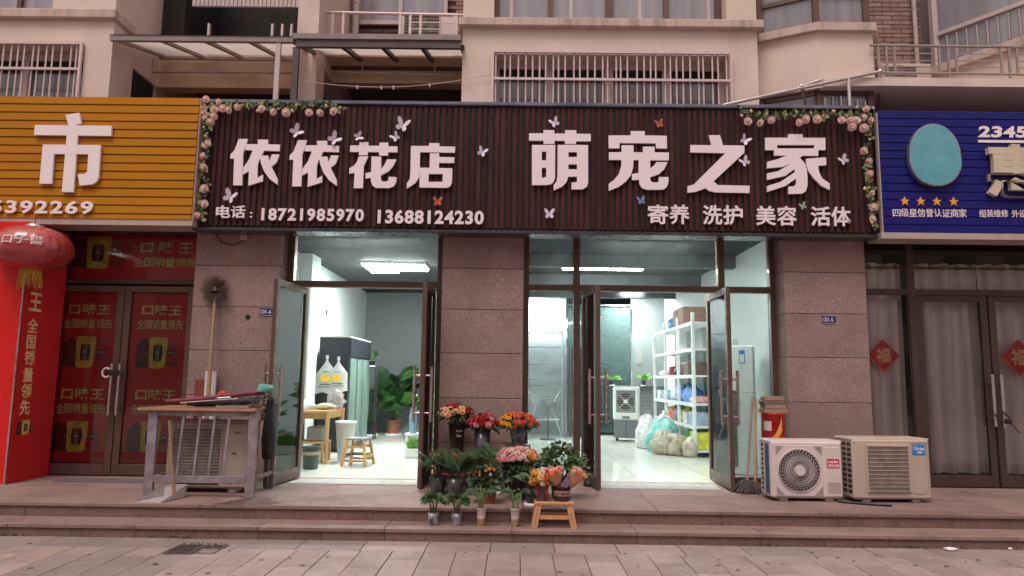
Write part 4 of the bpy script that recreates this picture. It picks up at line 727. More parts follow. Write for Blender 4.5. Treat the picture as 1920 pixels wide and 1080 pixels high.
for q in range(7): r_ = .06+q*.021; g.tube([(cx+r_*math.cos(a), -.013-.008*(1-((r_-.12)/.08)**2), cz+r_*math.sin(a)) for a in [6.283*i/40 for i in range(41)]], .0009, 4)
g.grow('fan_guard', wire_w, t, False); B().cyl((cx, -.008, cz), (cx, -.034, cz), .05, .046, 28).grow('fan_hub', ac_w, t, False); B().tube([(cx+(rr+.004)*math.cos(a), -.007, cz+(rr+.004)*math.sin(a)) for a in [6.283*i/48 for i in range(49)]], .006, 6).grow('guard_ring', wire_w, t, False)
B().box(.17, .325, -.003, .004, .05, .50, .003).grow('service_panel', ac_w, t, False); B().box(.188, .306, -.006, -.0032, .31, .395, .002).grow('brand_label', lab_r, t, False)
text(t, 'Leader', .194, .300, .358, .386, -.0075, .001, letter_w, .02, 'label_letter', w=False); text(t, '统帅空调', .196, .298, .318, .346, -.0075, .001, letter_w, .015, 'label_letter', w=False); b = B()
for k in range(6): b.box(.19, .31, -.006, -.0032, .085+k*.017, .09+k*.017)
b.grow('louvre', dent, t, False)
# blue-label unit
t = thing('air_conditioner', 'yellowed outdoor air conditioner with square wire grille and blue label', 'air conditioner', (3.555, -.90, 0), R_(3.5), 'outdoor air conditioners'); w, d, h = .755, .34, .585
ac_body(t, w, d, h, ac_old, .03); grid_grille(t, -.235, .155, .11, .52, 46, 11, wire_m, .18)
B().tube([(.19, -.003, .55), (.345, -.003, .55), (.345, -.003, .12), (.31, -.003, .085), (.20, -.003, .085), (.19, -.003, .10)], .002, 4).grow('panel_seam', dent, t, False); B().box(.205, .328, -.004, -.0005, .44, .535, .002).grow('brand_label', lab_b, t, False)
text(t, 'Midea', .236, .322, .487, .515, -.006, .001, letter_w, .018, 'label_letter', w=False); text(t, '美的', .25, .30, .452, .478, -.006, .001, letter_w, .016, 'label_letter', w=False); B().tube([(.232+.017*math.cos(a), -.005, .502+.017*math.sin(a)) for a in [1+i*.42 for i in range(12)]], .0022, 5).grow('label_emblem', letter_w, t, False)
b = B()
for a, c in ((-.36, .55), (-.36, .05), (.36, .05), (.36, .57), (.0, .56), (.0, .05)): b.cyl((a, -.002, c), (a, .003, c), .004, n=8)
b.grow('screws', ac_blk, t, False)
tag(B().tube([(3.02, -.93, .012), (3.12, -.99, .012), (3.3, -1.08, .012), (3.42, -1.12, .014)], .012, 8).grow('drain_hose', ink, None), 'black drain hose lying between the two outdoor units', 'hose')
# caged unit
t = thing('air_conditioner', 'old outdoor air conditioner standing inside the grey steel cage', 'air conditioner', (-2.93, -.86, 0), R_(-1), 'outdoor air conditioners'); w, d, h = .78, .3, .665
ac_body(t, w, d, h, ac_old, .045); grid_grille(t, -.33, .13, .15, .60, 54, 15, wire_m, .2); B().box(.20, .345, -.003, .002, .12, .60, .004).grow('service_panel', ac_old, t, False); B().box(-.33, .13, -.003, .001, .075, .13).grow('lower_vent', ac_blk, t, False)
text(t, 'GREE', .245, .335, .555, .577, -.0045, .001, ink, .02, 'label_letter', w=False, italic=.2); B().bar((.245, -.004, .37), (.285, -.004, .37), .008, .01).grow('catch', ink, t, False); B().poly([(.20, .085), (.26, .135), (.275, .135), (.215, .085)], -.0045, -.003).grow('badge_stripe', lab_r, t, False); B().poly([(.235, .085), (.29, .135), (.305, .135), (.25, .085)], -.0045, -.003).grow('badge_stripe', plate_b, t, False)
cage_m = mat('cage_paint', (.235, .19, .215), .65, var=.3, scale=9, dirt=((.10, .05, .035), 5, .6), bump=.2); wood_old = mat('old_plank', (.27, .14, .085), .75, var=.3, scale=5, stretch=(1, 12, 12), bump=.3)
t = thing('steel_cage', 'grey painted steel cage with plank lid standing before the advert doors', 'cage', (-2.9, -.8, 0)); X0, X1, Y0, Y1 = -3.345, -2.415, -1.10, -.50
for xx in (X0, X1):
    for yy in (Y0, Y1): bx('post', cage_m, t, xx-.042 if yy == Y0 else xx-.02, xx+.042 if yy == Y0 else xx+.02, yy-.012, yy+.03, 0, .775, .003)
bx('top_rail', cage_m, t, X0+.043, X1-.043, Y0-.006, Y0+.02, .73, .774, .003); bx('bottom_rail', cage_m, t, X0+.043, X1-.043, Y0-.010, Y0+.02, .125, .19, .003)
for xx in (X0, X1):
    for zz in (.14, .75): bx('side_rail', cage_m, t, xx-.012, xx+.012, Y0+.031, Y1-.013, zz, zz+.035)
for k in range(4): xx = X0+.27+k*.135+(.0 if k else -.02); B().bar((xx+.03, Y0+.004, .735), (xx, Y0+.004, .185), .022, .012).grow('bar', cage_m, t)
for xx in (-3.22, -2.48): bx('bar', cage_m, t, xx-.008, xx+.008, Y1-.004, Y1+.006, .1, .75)
bx('lid', wood_old, t, X0-.14, X1+.02, Y0-.03, Y1+.05, .776, .80, .004); bx('lid_edge', mat('lid_tape', (.36, .20, .11), .6, var=.3), t, X0-.14, X1+.02, Y0-.036, Y0-.0305, .778, .797)
dk = mat('umbrella_cloth_dark', (.05, .03, .035), .8, var=.4, scale=20); mag = mat('umbrella_maroon', (.16, .03, .05), .7, var=.3, scale=20); teal = mat('teal_bag', (.10, .36, .30), .5, var=.3, scale=20); red_rag = mat('red_rag', (.45, .03, .02), .7); green_rag = mat('green_cloth', (.05, .16, .07), .8, var=.3)
t = thing('folded_umbrella', 'folded maroon and black market umbrella lying on the cage lid', 'umbrella', (-2.9, -.85, .80))
B().tube([(-3.28, -1.02, .855), (-2.95, -.98, .885), (-2.62, -.90, .93), (-2.42, -.86, .955)], .018, 8, .03).grow('folded_canopy', mag, t); B().tube([(-3.1, -.97, .84), (-2.8, -.93, .855), (-2.45, -.88, .875)], .026, 8, .035).grow('folded_canopy', dk, t); B().tube([(-3.12, -1.0, .868), (-2.7, -.95, .90)], .007, 6).grow('rib', steel, t); B().tube([(-3.14, -1.03, .845), (-2.62, -.98, .89)], .006, 6).grow('rib', white_al, t)
t = thing('folded_trolley', 'folded luggage trolley with small spoked wheels lying on cage lid', 'trolley', (-2.5, -.9, .80)); B().tube([(-3.05, -.93, .815), (-2.5, -.93, .82)], .011, 6).grow('frame_tube', ink, t); B().tube([(-3.05, -.75, .815), (-2.5, -.75, .82)], .011, 6).grow('frame_tube', ink, t); bx('ribbed_plate', mat('trolley_plate', (.25, .21, .19), .6), t, -2.82, -2.5, -1.0, -.74, .803, .815)
for k in range(14): bx('plate_rib', grey_trim, t, -2.81+k*.022, -2.80+k*.022, -1.004, -.99, .803, .825)
for yy in (-1.0, -.72):
    wv = B(); c0 = (-2.42, yy, .862); wv.tube([(c0[0]+.05*math.cos(a), c0[1], c0[2]+.05*math.sin(a)) for a in [6.283*i/24 for i in range(25)]], .011, 8)
    for k in range(6): wv.cyl(c0, (c0[0]+.045*math.cos(k*1.047), c0[1], c0[2]+.045*math.sin(k*1.047)), .004, n=5)
    wv.cyl((c0[0], c0[1]-.012, c0[2]), (c0[0], c0[1]+.012, c0[2]), .013, n=10); wv.grow('wheel', iron, t)
def crumple(name, c, r, m, seed, label, cat, group=None, flat=1., rough=.35, parent=None):
    rg = random.Random(seed); ph = [(rg.uniform(0, 6), rg.uniform(2, 5), rg.uniform(2, 6)) for _ in range(6)]; vs = []; nu, nv = 20, 10
    for j in range(nv+1):
        v = -1.5+3.0*j/nv
        for i in range(nu):
            u = 6.283*i/nu; k = 1+rough*sum(math.sin(a*math.cos(u)*1.3+p+b_*math.sin(v))*math.cos(b_*math.sin(u)+a*v) for p, a, b_ in ph)/4
            z = r[2]*math.sin(v)*k; z = max(z, -r[2]*.62); vs.append((c[0]+r[0]*math.cos(v)*math.cos(u)*k, c[1]+r[1]*math.cos(v)*math.sin(u)*k, c[2]+z))
    o = B().add(vs, [(j*nu+i, j*nu+(i+1) % nu, (j+1)*nu+(i+1) % nu, (j+1)*nu+i) for j in range(nv) for i in range(nu)]+[tuple(range(nu))[::-1], tuple(range(nv*nu, nv*nu+nu))], True).grow(name, m, parent)
    return tag(o, label, cat, group) if label else o
crumple('teal_bag', (-2.42, -.84, .975), (.075, .06, .05), teal, 4, 'crumpled teal plastic bag on the umbrella end above the cage', 'bag'); crumple('red_rag', (-2.80, -.9, .925), (.05, .04, .035), red_rag, 5, 'small red rag lying on the folded umbrella', 'rag'); crumple('green_cloth', (-2.68, -.86, .84), (.10, .07, .03), green_rag, 6, 'dark green cloth tucked under the folded umbrella', 'cloth')
coat = crumple('black_coat', (-2.37, -.76, .52), (.05, .17, .33), mat('black_cloth', (.008, .007, .008), .9, var=.4, scale=20), 8, 'black cloth hanging down the side of the steel cage', 'cloth', None, 1., .3)
bx_l = mat('leaning_board_white', (.62, .56, .55), .5); tag(bx('white_board', bx_l, None, -3.335, -3.215, -.075, -.05, 0, 1.15), 'narrow white board leaning on the pillar behind the cage', 'board'); tag(bx('red_board', mat('board_oxide', (.20, .045, .03), .6), None, -3.44, -3.34, -.07, -.05, 0, 1.06), 'oxide red board leaning on the pillar behind the cage', 'board')
bamboo = mat('bamboo_handle', (.30, .19, .12), .6, var=.25, scale=7, stretch=(8, 8, 1)); fuzz = mat('brush_bristle', (.12, .075, .055), .9)
t = thing('ceiling_brush', 'long bamboo pole with round bristle head leaning on granite pillar', 'brush', (-3.2, -.3, 0)); B().tube([(-3.19, -.34, 0), (-3.225, -.22, .9), (-3.265, -.12, 1.6), (-3.285, -.06, 2.0)], .026, 8, .018).grow('pole', bamboo, t); B().cyl((-3.285, -.075, 2.0), (-3.29, -.05, 2.07), .05, .03, 10).grow('ferrule', ink, t); b = B(); rg = random.Random(2)
for i in range(900):
    a = rg.uniform(0, 6.283); e = rg.uniform(-.35, .55); l = rg.uniform(.11, .175); p = Vector((-3.288, -.075, 2.035)); q = p+Vector((math.cos(a)*math.cos(e), -math.sin(e)*.6, math.sin(a)*math.cos(e)))*l; b.cyl(p, q, .0012, .0008, 3, False)
b.grow('bristles', fuzz, t)
tin = mat('galvanised_tin', (.46, .42, .42), .4, metal=.1, var=.2, scale=12)
t = thing('dustpan', 'galvanised dustpan with upright wooden handle beside the steel cage', 'dustpan', (-3.1, -1.25, 0)); zf = .004
B().add([(-3.30, -1.42, zf), (-3.06, -1.43, zf), (-2.99, -1.12, zf), (-3.20, -1.10, zf), (-3.285, -1.40, .02), (-3.055, -1.42, .012), (-2.98, -1.115, .115), (-3.205, -1.09, .115), (-3.30, -1.42, .0), (-3.06, -1.43, 0), (-2.99, -1.12, 0), (-3.20, -1.10, 0)], [(0, 1, 2, 3), (3, 2, 6, 7), (0, 3, 7, 4), (1, 5, 6, 2), (8, 11, 10, 9), (0, 8, 9, 1)]).grow('pan', tin, t); B().tube([(-3.06, -1.19, .02), (-3.10, -1.21, .35), (-3.135, -1.22, .69)], .017, 8, .014).grow('handle', bamboo, t)
# mop, broom, paint tin
t = thing('mop', 'string mop with wooden handle leaning by the open pet shop door', 'mop', (2.33, -.36, 0)); B().tube([(2.355, -.38, .1), (2.52, -.12, .95)], .013, 8).grow('handle', bamboo, t); b = B(); mopm = mat('mop_strings', (.07, .05, .055), .95, var=.5, scale=40)
for i in range(90): a = rg.uniform(0, 6.283); l = rg.uniform(.06, .17); b.tube([(2.35, -.37, .12), (2.35+.5*l*math.cos(a), -.37+.5*l*math.sin(a), .085+rg.uniform(-.02, .03)), (2.35+l*math.cos(a), -.37+l*math.sin(a), .008)], .008, 4)
b.grow('strings', mopm, t)
t = thing('broom', 'second wooden handled broom beside the string mop', 'broom', (2.45, -.3, 0)); B().tube([(2.44, -.36, .10), (2.56, -.12, .92)], .012, 8).grow('handle', mat('broom_handle', (.42, .25, .10), .5), t); b = B()
for i in range(60): b.cyl((2.44+rg.uniform(-.03, .03), -.36+rg.uniform(-.015, .015), .12), (2.45+rg.uniform(-.09, .09), -.37+rg.uniform(-.03, .03), 0.002), .004, .003, 4, False)
b.grow('bristles', bamboo, t)
cardb = mat('cardboard', (.30, .20, .14), .8, var=.15, scale=4); tag(bx('carton', cardb, None, 2.60, 2.90, -.42, -.08, .0, .49, .004), 'plain cardboard carton under the red tin behind the outdoor unit', 'carton')
t = thing('paint_tin', 'red and orange printed tin standing on the carton by the granite pillar', 'tin', (2.70, -.20, .491)); B().lathe([(.118, 0), (.122, .006), (.122, .28), (.127, .284), (.127, .294), (.116, .296)], (0, 0, 0), 28).grow('can', mat('tin_red', (.50, .02, .02), .35, var=.1, coat=.3), t, False); b = B(); n = 16
vs = [(.1235*math.cos(a), .1235*math.sin(a), z) for a, z0, z1 in [(-2.0+.85*i/n, .02+.10*(i/n)**2, .06+.20*(i/n)**1.5) for i in range(n+1)] for z in (z0, z1)]
B().add(vs, [(2*i, 2*i+2, 2*i+3, 2*i+1) for i in range(n)], True).grow('print_swoosh', mat('tin_orange', (.75, .33, .05), .4, var=.25), t, False)
vs = [(.1232*math.cos(a), .1232*math.sin(a), z) for a in [-2.75+.7*i/n for i in range(n+1)] for z in (.12, .215)]; B().add(vs, [(2*i, 2*i+2, 2*i+3, 2*i+1) for i in range(n)], True).grow('print_patch', pale_t, t, False)
for k, (z0, w_, m_) in enumerate(((.788, .12, 'a'), (.833, .105, 'b'), (.873, .115, 'c'), (.918, .10, 'd'))):
    tag(bx('flat_box', cardb if k != 2 else mat('brown_box_dark', (.17, .10, .08), .8), None, 2.70-w_, 2.70+w_, -.30+.01*k, -.12, z0, z0+.04, .003), ['flat brown box lying directly on the red printed tin', 'flat brown box second up on the red tin', 'dark flat box third up on the red tin', 'topmost flat brown box stacked above the red tin'][k], 'box', 'flat boxes on the tin')
# doormats, litter, weeds
matm = mat('pale_doormat', (.40, .40, .38), .9, var=.2, scale=12, bump=.6, bscale=140)
tag(B().prism([(-2.32, -.22), (-.98, -.22), (-.95, -.15), (-1.0, .13), (-2.30, .13), (-2.36, -.15)], .0005, .008).grow('doormat', matm, None), 'pale doormat on the sill of the flower shop', 'doormat', 'doormats'); tag(B().prism([(.90, -.27), (2.12, -.27), (2.16, .15), (.86, .15)], .0005, .008).grow('doormat', matm, None), 'pale doormat on the sill of the pet shop', 'doormat', 'doormats')
tag(B().lathe([(.05, .0), (.055, .03), (.03, .06), (.001, .065)], (.78, -.10, 0), 14).grow('door_stop', ink, None), 'round black door stop under the open pet shop door', 'door stop')
crumple('litter', (3.50, -1.85, G+.012), (.055, .035, .012), letter_w, 12, 'crumpled white paper scrap on the paving near the steps', 'litter'); crumple('litter', (4.0, -1.81, G+.01), (.014, .012, .01), letter_w, 13, 'tiny white litter pellet at the foot of the steps', 'litter')
b = B(); grass_m = mat('weed_green', (.06, .085, .03), .8, var=.5, scale=20, sub=.2)
for i in range(420):
    c = rg.choice([-4.2, -4.1, -2.75, 2.0, 2.75, 3.1, 3.2, 3.6, 4.4, 4.5, -2.4]); x = c+rg.gauss(0, .09); y = -1.79-abs(rg.gauss(0, .012)) if c != -2.4 else -2.02+rg.gauss(0, .01); l = rg.uniform(.008, .05); b.leaf((x, y, G-.002), (rg.uniform(-.6, .6), rg.uniform(-.7, .1), 1), (0, -1, .2), l, l*.16, .3, 2)
o = b.grow('weeds', grass_m, None); o['kind'] = 'stuff'; tag(o, 'sparse weeds growing along the foot of the steps', 'weeds')
# balcony units
for c, wdt, h, par in (((-1.18, 1.28, 5.31), .74, .52, 'pale outdoor air conditioner behind the railing on the brick walled balcony'), ((4.68, .75, 4.53), .62, .42, 'dusty outdoor air conditioner on the balcony beside the canted bay')):
    t = thing('air_conditioner', par, 'air conditioner', (c[0], c[1]-.3, c[2]), 0, 'outdoor air conditioners'); ac_body(t, wdt, .26, h, ac_w if c[0] < 0 else ac_old, .03, False); grid_grille(t, -wdt*.42, wdt*.18, .08, h-.05, 22, 9, wire_m, .17)
tag(bx('storage_box', ac_old, None, -2.25, -1.75, 1.0, 1.18, 5.245, 5.47, .01), 'low pale box on the brick walled balcony floor', 'box')
crumple('covered_bundle', (-2.25, 1.5, 4.2), (.28, .2, .22), stucco_d, 21, 'lumpy tan bundle on the roof terrace under the clothes line', 'bundle')
# ================================================================= SHOP INTERIORS
wall_w = mat('interior_white', (.50, .53, .535), .8, var=.04); wall_g = mat('interior_grey', (.16, .18, .18), .85, var=.06, scale=3); ceil_m = mat('ceiling_black', (.014, .017, .019), .8, var=.2); tile_m = mat('polished_tile', (.72, .73, .68), .06, var=.06, scale=3, rnd=.03, spec=.6); grout = mat('grout', (.35, .36, .33), .8); tile_gw = mat('grey_wall_tile', (.17, .185, .18), .6, rnd=.12)
def room(x0, x1, y1, wl, wr, wb):
    f = struct(bx('shop_floor', grout, None, x0, x1, .301, y1, -.3, -.012)); nx = max(1, round((x1-x0)/.8)); ny = round((y1-.3)/.8); dx = (x1-x0)/nx; dy = (y1-.301)/ny
    me = B().box(0, dx-.003, 0, dy-.003, -.011, 0, .0008).mesh('floor_tile'); me.materials.append(tile_m)
    for i in range(nx):
        for j in range(ny): link(me, 'floor_tile', f, (x0+i*dx, .301+j*dy, 0))
    struct(bx('shop_wall', wl, None, x0-.1, x0, .401, y1, 0, 2.94)); struct(bx('shop_wall', wr, None, x1, x1+.1, .401, y1, 0, 2.94)); struct(bx('shop_wall', wb, None, x0-.1, x1+.1, y1, y1+.1, 0, 2.94)); struct(bx('shop_ceiling', ceil_m, None, x0, x1, .401, y1, 2.87, 2.945))
room(-3.12, -.42, 7.0, wall_w, wall_w, wall_g); room(-.28, 3.10, 9.0, wall_w, wall_w, wall_g)
struct(bx('shop_wall', wall_w, None, -3.12, -2.94, 2.35, 2.80, .001, 2.868)); struct(bx('shop_wall', wall_g, None, 2.41, 3.098, 7.1, 7.2, .001, 2.868)); struct(bx('shop_wall', mat('interior_blue_grey', (.42, .45, .47), .8), None, -.278, 1.05, 7.1, 7.2, .001, 2.868))
for i in range(1, 4):
    b = bx('ceiling_beam', mat('ceiling_beam_grey', (.10, .11, .115), .8), None, -.279, 3.099, .3+i*1.9, .45+i*1.9, 2.70, 2.869); struct(b)
teal_gl = glass('teal_partition_glass', (.55, .72, .70), .05, 1.5, .38, (.36, .50, .49), .8, hmin=.8); chrome = mat('chrome', (.75, .77, .77), .15, metal=1)  # teal haze brightens the panes in place of light from the unlit room behind
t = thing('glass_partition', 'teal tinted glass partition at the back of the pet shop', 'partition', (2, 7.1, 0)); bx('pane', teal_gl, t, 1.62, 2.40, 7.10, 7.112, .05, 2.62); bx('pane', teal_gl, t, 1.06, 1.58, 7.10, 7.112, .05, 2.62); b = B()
for xx in (1.055, 1.60, 2.405): b.box(xx-.015, xx+.015, 7.085, 7.125, .0, 2.65)
b.box(1.041, 2.42, 7.084, 7.126, 2.651, 2.68); b.grow('frame', chrome, t)
lw = struct(bx('tiled_half_wall', grout, None, 2.43, 3.098, 7.03, 7.099, .001, .97))
for j in range(12):
    for i in range(5):
        a = 2.43+i*.15-(.07 if j % 2 else 0); c = min(a+.145, 3.097); a = max(a, 2.431)
        if c-a > .03: bx('wall_tile', tile_gw, lw, a, c, 7.022, 7.031, .01+j*.08, .085+j*.08)
tag(bx('ledge_shelf', mat('ledge_dark', (.04, .04, .045), .5), None, 1.65, 3.097, 6.88, 7.02, .972, 1.0, .003), 'dark ledge shelf running along the back of the pet shop', 'shelf')
lamp_on = mat('led_diffuser', (.9, .95, .93), .5, emit=((.90, 1.0, .95), LAMP)); lamp_body = mat('lamp_body', (.7, .7, .7), .5)
def lamp(x0, x1, y0, y1, label, k=1.):
    t = thing('ceiling_light', label, 'ceiling light', ((x0+x1)/2, (y0+y1)/2, 2.86), 0, 'lit ceiling lights'); bx('body', lamp_body, t, x0-.015, x1+.015, y0-.015, y1+.015, 2.835, 2.869); bx('diffuser', lamp_on, t, x0, x1, y0, y1, 2.81, 2.834, .004)
lamp(-2.37, -1.93, 3.0, 3.8, 'glowing square panel light over the flower shop cabinet'); lamp(-1.86, -1.42, 3.05, 3.55, 'smaller glowing panel light in the middle of the flower shop')
lamp(-2.2, -1.2, .42, .60, 'glowing panel light just inside the flower shop door'); lamp(1.0, 2.0, .42, .60, 'glowing panel light just inside the pet shop door')
lamp(.72, 1.96, 3.12, 3.24, 'long glowing tube light across the pet shop ceiling'); lamp(.15, .60, 6.3, 6.9, 'glowing panel light near the back corner of the pet shop'); lamp(2.05, 2.42, 5.95, 6.95, 'glowing panel light before the glass partition')
# ---- flower shop furniture
pine = mat('pine_wood', (.50, .29, .11), .55, var=.18, scale=4, stretch=(14, 14, 1), bump=.1); seat_g = mat('stool_seat_grey', (.20, .20, .21), .6); cab_b = mat('cabinet_black', (.012, .014, .02), .45, var=.2); cab_gl = mat('cabinet_glass_green', (.16, .24, .21), .12, var=.3, scale=2, spec=.7, stretch=(3, 3, .4)); white_pl = mat('white_plastic', (.68, .68, .66), .4, var=.05); grey_pl = mat('grey_plastic', (.20, .20, .19), .5, var=.1); bin_green = mat('bin_green', (.025, .055, .05), .5); bag_m = mat('carrier_bag', (.82, .83, .83), .35, var=.1, scale=9, sub=.35); clear_pl = glass('clear_plastic', (.9, .93, .93), .15, 1.4, .35, (.8, .84, .85), 6)
t = thing('display_cabinet', 'tall black display cooler with three green glass doors in flower shop', 'cabinet', (-2.7, 3.0, 0)); bx('carcass', cab_b, t, -2.96, -2.50, 3.0, 4.5, .03, 1.70, .006); bx('lid', white_pl, t, -2.965, -2.49, 2.995, 4.505, 1.701, 1.72); bx('plinth', ink, t, -2.94, -2.53, 3.02, 4.48, 0, .029); bx('header', cab_b, t, -2.4995, -2.48, 3.002, 4.498, 1.42, 1.695)
for k in range(3):
    p_ = bx('glass_door', cab_gl, t, -2.4995, -2.484, 3.03+k*.49, 3.03+k*.49+.38, .10, 1.39); bx('handle', chrome, p_, -2.483, -2.465, 3.03+k*.49+.36, 3.03+k*.49+.375, .5, 1.1)
yel = mat('bag_print_yellow', (.80, .52, .02), .5)
for cx, yb, zt, s, lb in ((-2.83, 2.985, 1.38, 1.1, 'white carrier bag hanging on the cabinet, partly behind another bag'), (-2.65, 2.955, 1.36, 1.0, 'white carrier bag with yellow print hanging on the cabinet corner')):
    t = thing('carrier_bag', lb, 'carrier bag', (cx, yb, zt), 0, 'carrier bags on the cabinet'); b = B(); pr = [(.0, 0, .012), (.03, -.06, .02), (.10, -.15, .05), (.14, -.20, .055), (.145, -.45, .05), (.15, -.47, .03)]; vs = []; ns = 9
    for hw, dz, th in pr:
        for i in range(ns): u = i/(ns-1)*2-1; vs.append((hw*s*u, -th*(1-u*u)*.5-.006*math.sin(9*u+dz*30), dz*s*(1+.03*math.sin(u*5))))
    for hw, dz, th in pr:
        for i in range(ns): u = i/(ns-1)*2-1; vs.append((hw*s*u, .006, dz*s*(1+.03*math.sin(u*5))))
    m_ = len(pr); f = []
    for o_ in (0, m_*ns):
        for j in range(m_-1):
            for i in range(ns-1): f.append((o_+j*ns+i, o_+j*ns+i+1, o_+(j+1)*ns+i+1, o_+(j+1)*ns+i))
    b.add(vs, f, True).grow('sack', bag_m, t, False); B().box(-.02, .02, -.01, .01, -.01, .05).grow('hook', white_pl, t, False)
    B().poly([(.072*s*math.cos(a)-.01, -.27*s+.055*s*math.sin(a)) for a in [6.283*i/24 for i in range(24)]], -.040, -.036).grow('yellow_print', yel, t, False)
    for hw, y0, za, zb in ((.085, -.037, -.36, -.345), (.10, -.036, -.39, -.38), (.05, -.034, -.185, -.175)): B().box(-hw*s, hw*s, y0, y0+.003, za*s, zb*s).grow('grey_print', mat('bag_print_grey', (.12, .13, .15), .5), t, False)
t = thing('work_table', 'light pine work table against the flower shop wall', 'table', (-2.7, 2.0, 0)); bx('table_top', pine, t, -3.10, -2.38, 1.50, 2.34, .64, .672, .004); bx('apron', pine, t, -3.06, -2.42, 1.54, 2.30, .565, .639)
for xx in (-3.05, -2.41):
    for yy in (1.53, 2.31): B().cyl((xx, yy, .64), (xx, yy, 0), .03, .02, 10).grow('leg', pine, t)
tag(bx('chequered_cloth', mat('chequer_red', (.42, .05, .06), .8, var=.6, scale=30), None, -2.62, -2.37, 1.9, 2.33, .6725, .678), 'small red and white cloth on the pine table corner', 'cloth')
crumple('plastic_wrap', (-2.82, 1.75, .715), (.19, .13, .065), bag_m, 31, 'heap of white plastic wrapping on the pine table', 'wrapping', None, 1, .5); crumple('tray_of_flowers', (-2.50, 1.75, .71), (.13, .11, .05), mat('cream_filling', (.48, .42, .26), .7, var=.3, scale=30), 32, 'shallow tray with cream contents on the pine table', 'tray', None, 1, .3); crumple('clear_bag', (-2.46, 2.1, .775), (.11, .1, .14), clear_pl, 33, 'clear puffed plastic bag on the pine table', 'plastic bag', None, 1, .4)
t = thing('wire_basket', 'small white wire basket with handle on the pine table', 'basket', (-2.86, 2.05, .673)); B().lathe([(.05, 0), (.075, .12)], (0, 0, 0), 12).grow('basket', white_pl, t, False); B().tube([(.075*math.cos(a), 0, .12+.12*math.sin(a)) for a in [3.1416*i/10 for i in range(11)]], .006, 6).grow('handle', white_pl, t, False)
def pot(t, r0, r1, h, m, lip=.006, loc=(0, 0, 0), n=20, name='pot'):
    return B().lathe([(r0, 0), (r1, h*.93), (r1+lip, h*.93), (r1+lip, h), (r1-.006, h), (r1-.012, h*.8), (.001, h*.78)], loc, n).grow(name, m, t, False)
t = thing('bucket', 'dark green bucket with pale band beside the pine table', 'bucket', (-2.46, 1.02, 0), 0, 'buckets in the flower shop'); pot(t, .085, .105, .275, bin_green); B().lathe([(.0985, .17), (.1015, .21)], n=20).grow('band', mat('band_tan', (.35, .26, .18), .6), t, False)
t = thing('bucket', 'tall tapering white bucket under the pine table corner', 'bucket', (-2.27, 1.95, 0), 0, 'buckets in the flower shop'); pot(t, .085, .135, .52, white_pl)
for x, y, z, wd, dp, h, m, lb in ((-2.95, 1.6, 0, .28, .25, .16, cardb, 'brown carton at the wall under the pine table'), (-2.62, 1.65, 0, .20, .22, .15, white_pl, 'white plastic tub on the floor under the pine table'), (-2.92, 1.75, .27, .24, .3, .19, grey_pl, 'grey plastic tub on the rail by the wall under the pine table'), (-2.60, 1.80, .27, .22, .28, .19, mat('grey_plastic_light', (.30, .30, .28), .5), 'lighter grey plastic tub under the pine table edge')):
    tag(B().box(x-wd/2, x+wd/2, y-dp/2, y+dp/2, z, z+h, .02).grow('storage_tub', m, None), lb, 'tub')
t = thing('table_rail', 'low wooden rail shelf carrying tubs under the pine table', 'rail shelf', (-2.75, 1.75, 0)); bx('shelf_board', pine, t, -3.07, -2.46, 1.58, 1.98, .245, .269)
for xx in (-3.05, -2.48):
    for yy in (1.60, 1.96): bx('leg', pine, t, xx-.015, xx+.015, yy-.015, yy+.015, 0, .2449)
t = thing('step_stool', 'small pine step stool with grey seat on the flower shop floor', 'stool', (-1.98, 1.45, 0), R_(-8)); B().box(-.13, .13, -.13, .13, .32, .345, .004).grow('seat', seat_g, t, False)
for sx in (-1, 1):
    for sy in (-1, 1): B().bar((sx*.11, sy*.11, .32), (sx*.155, sy*.165, .0), .032, .032).grow('leg', pine, t, False)
for sy in (-1, 1): B().bar((-.125, sy*.128, .235), (.125, sy*.128, .235), .02, .03).grow('stretcher', pine, t, False); B().bar((-.145, sy*.15, .07), (.145, sy*.15, .07), .02, .025).grow('stretcher', pine, t, False)
for sx in (-1, 1): B().bar((sx*.14, -.14, .12), (sx*.14, .14, .12), .02, .04).grow('stretcher', pine, t, False)
B().box(-.13, .13, -.10, .10, .135, .15).grow('step', mat('step_brown', (.12, .085, .07), .6), t, False)
t = thing('wall_socket', 'black wall socket with hanging cord above the cabinet', 'socket', (-3.1, 3.9, 2.1)); bx('socket', ink, t, -3.118, -3.10, 3.86, 3.92, 2.12, 2.20); B().tube([(-3.10, 3.89, 2.12), (-3.10, 3.9, 1.95), (-3.09, 3.95, 1.73)], .006, 5).grow('cord', ink, t)
tag(bx('notice', white_pl, None, -3.119, -3.112, 1.6, 1.78, 1.35, 1.62), 'small white notice framed on the flower shop wall', 'notice')
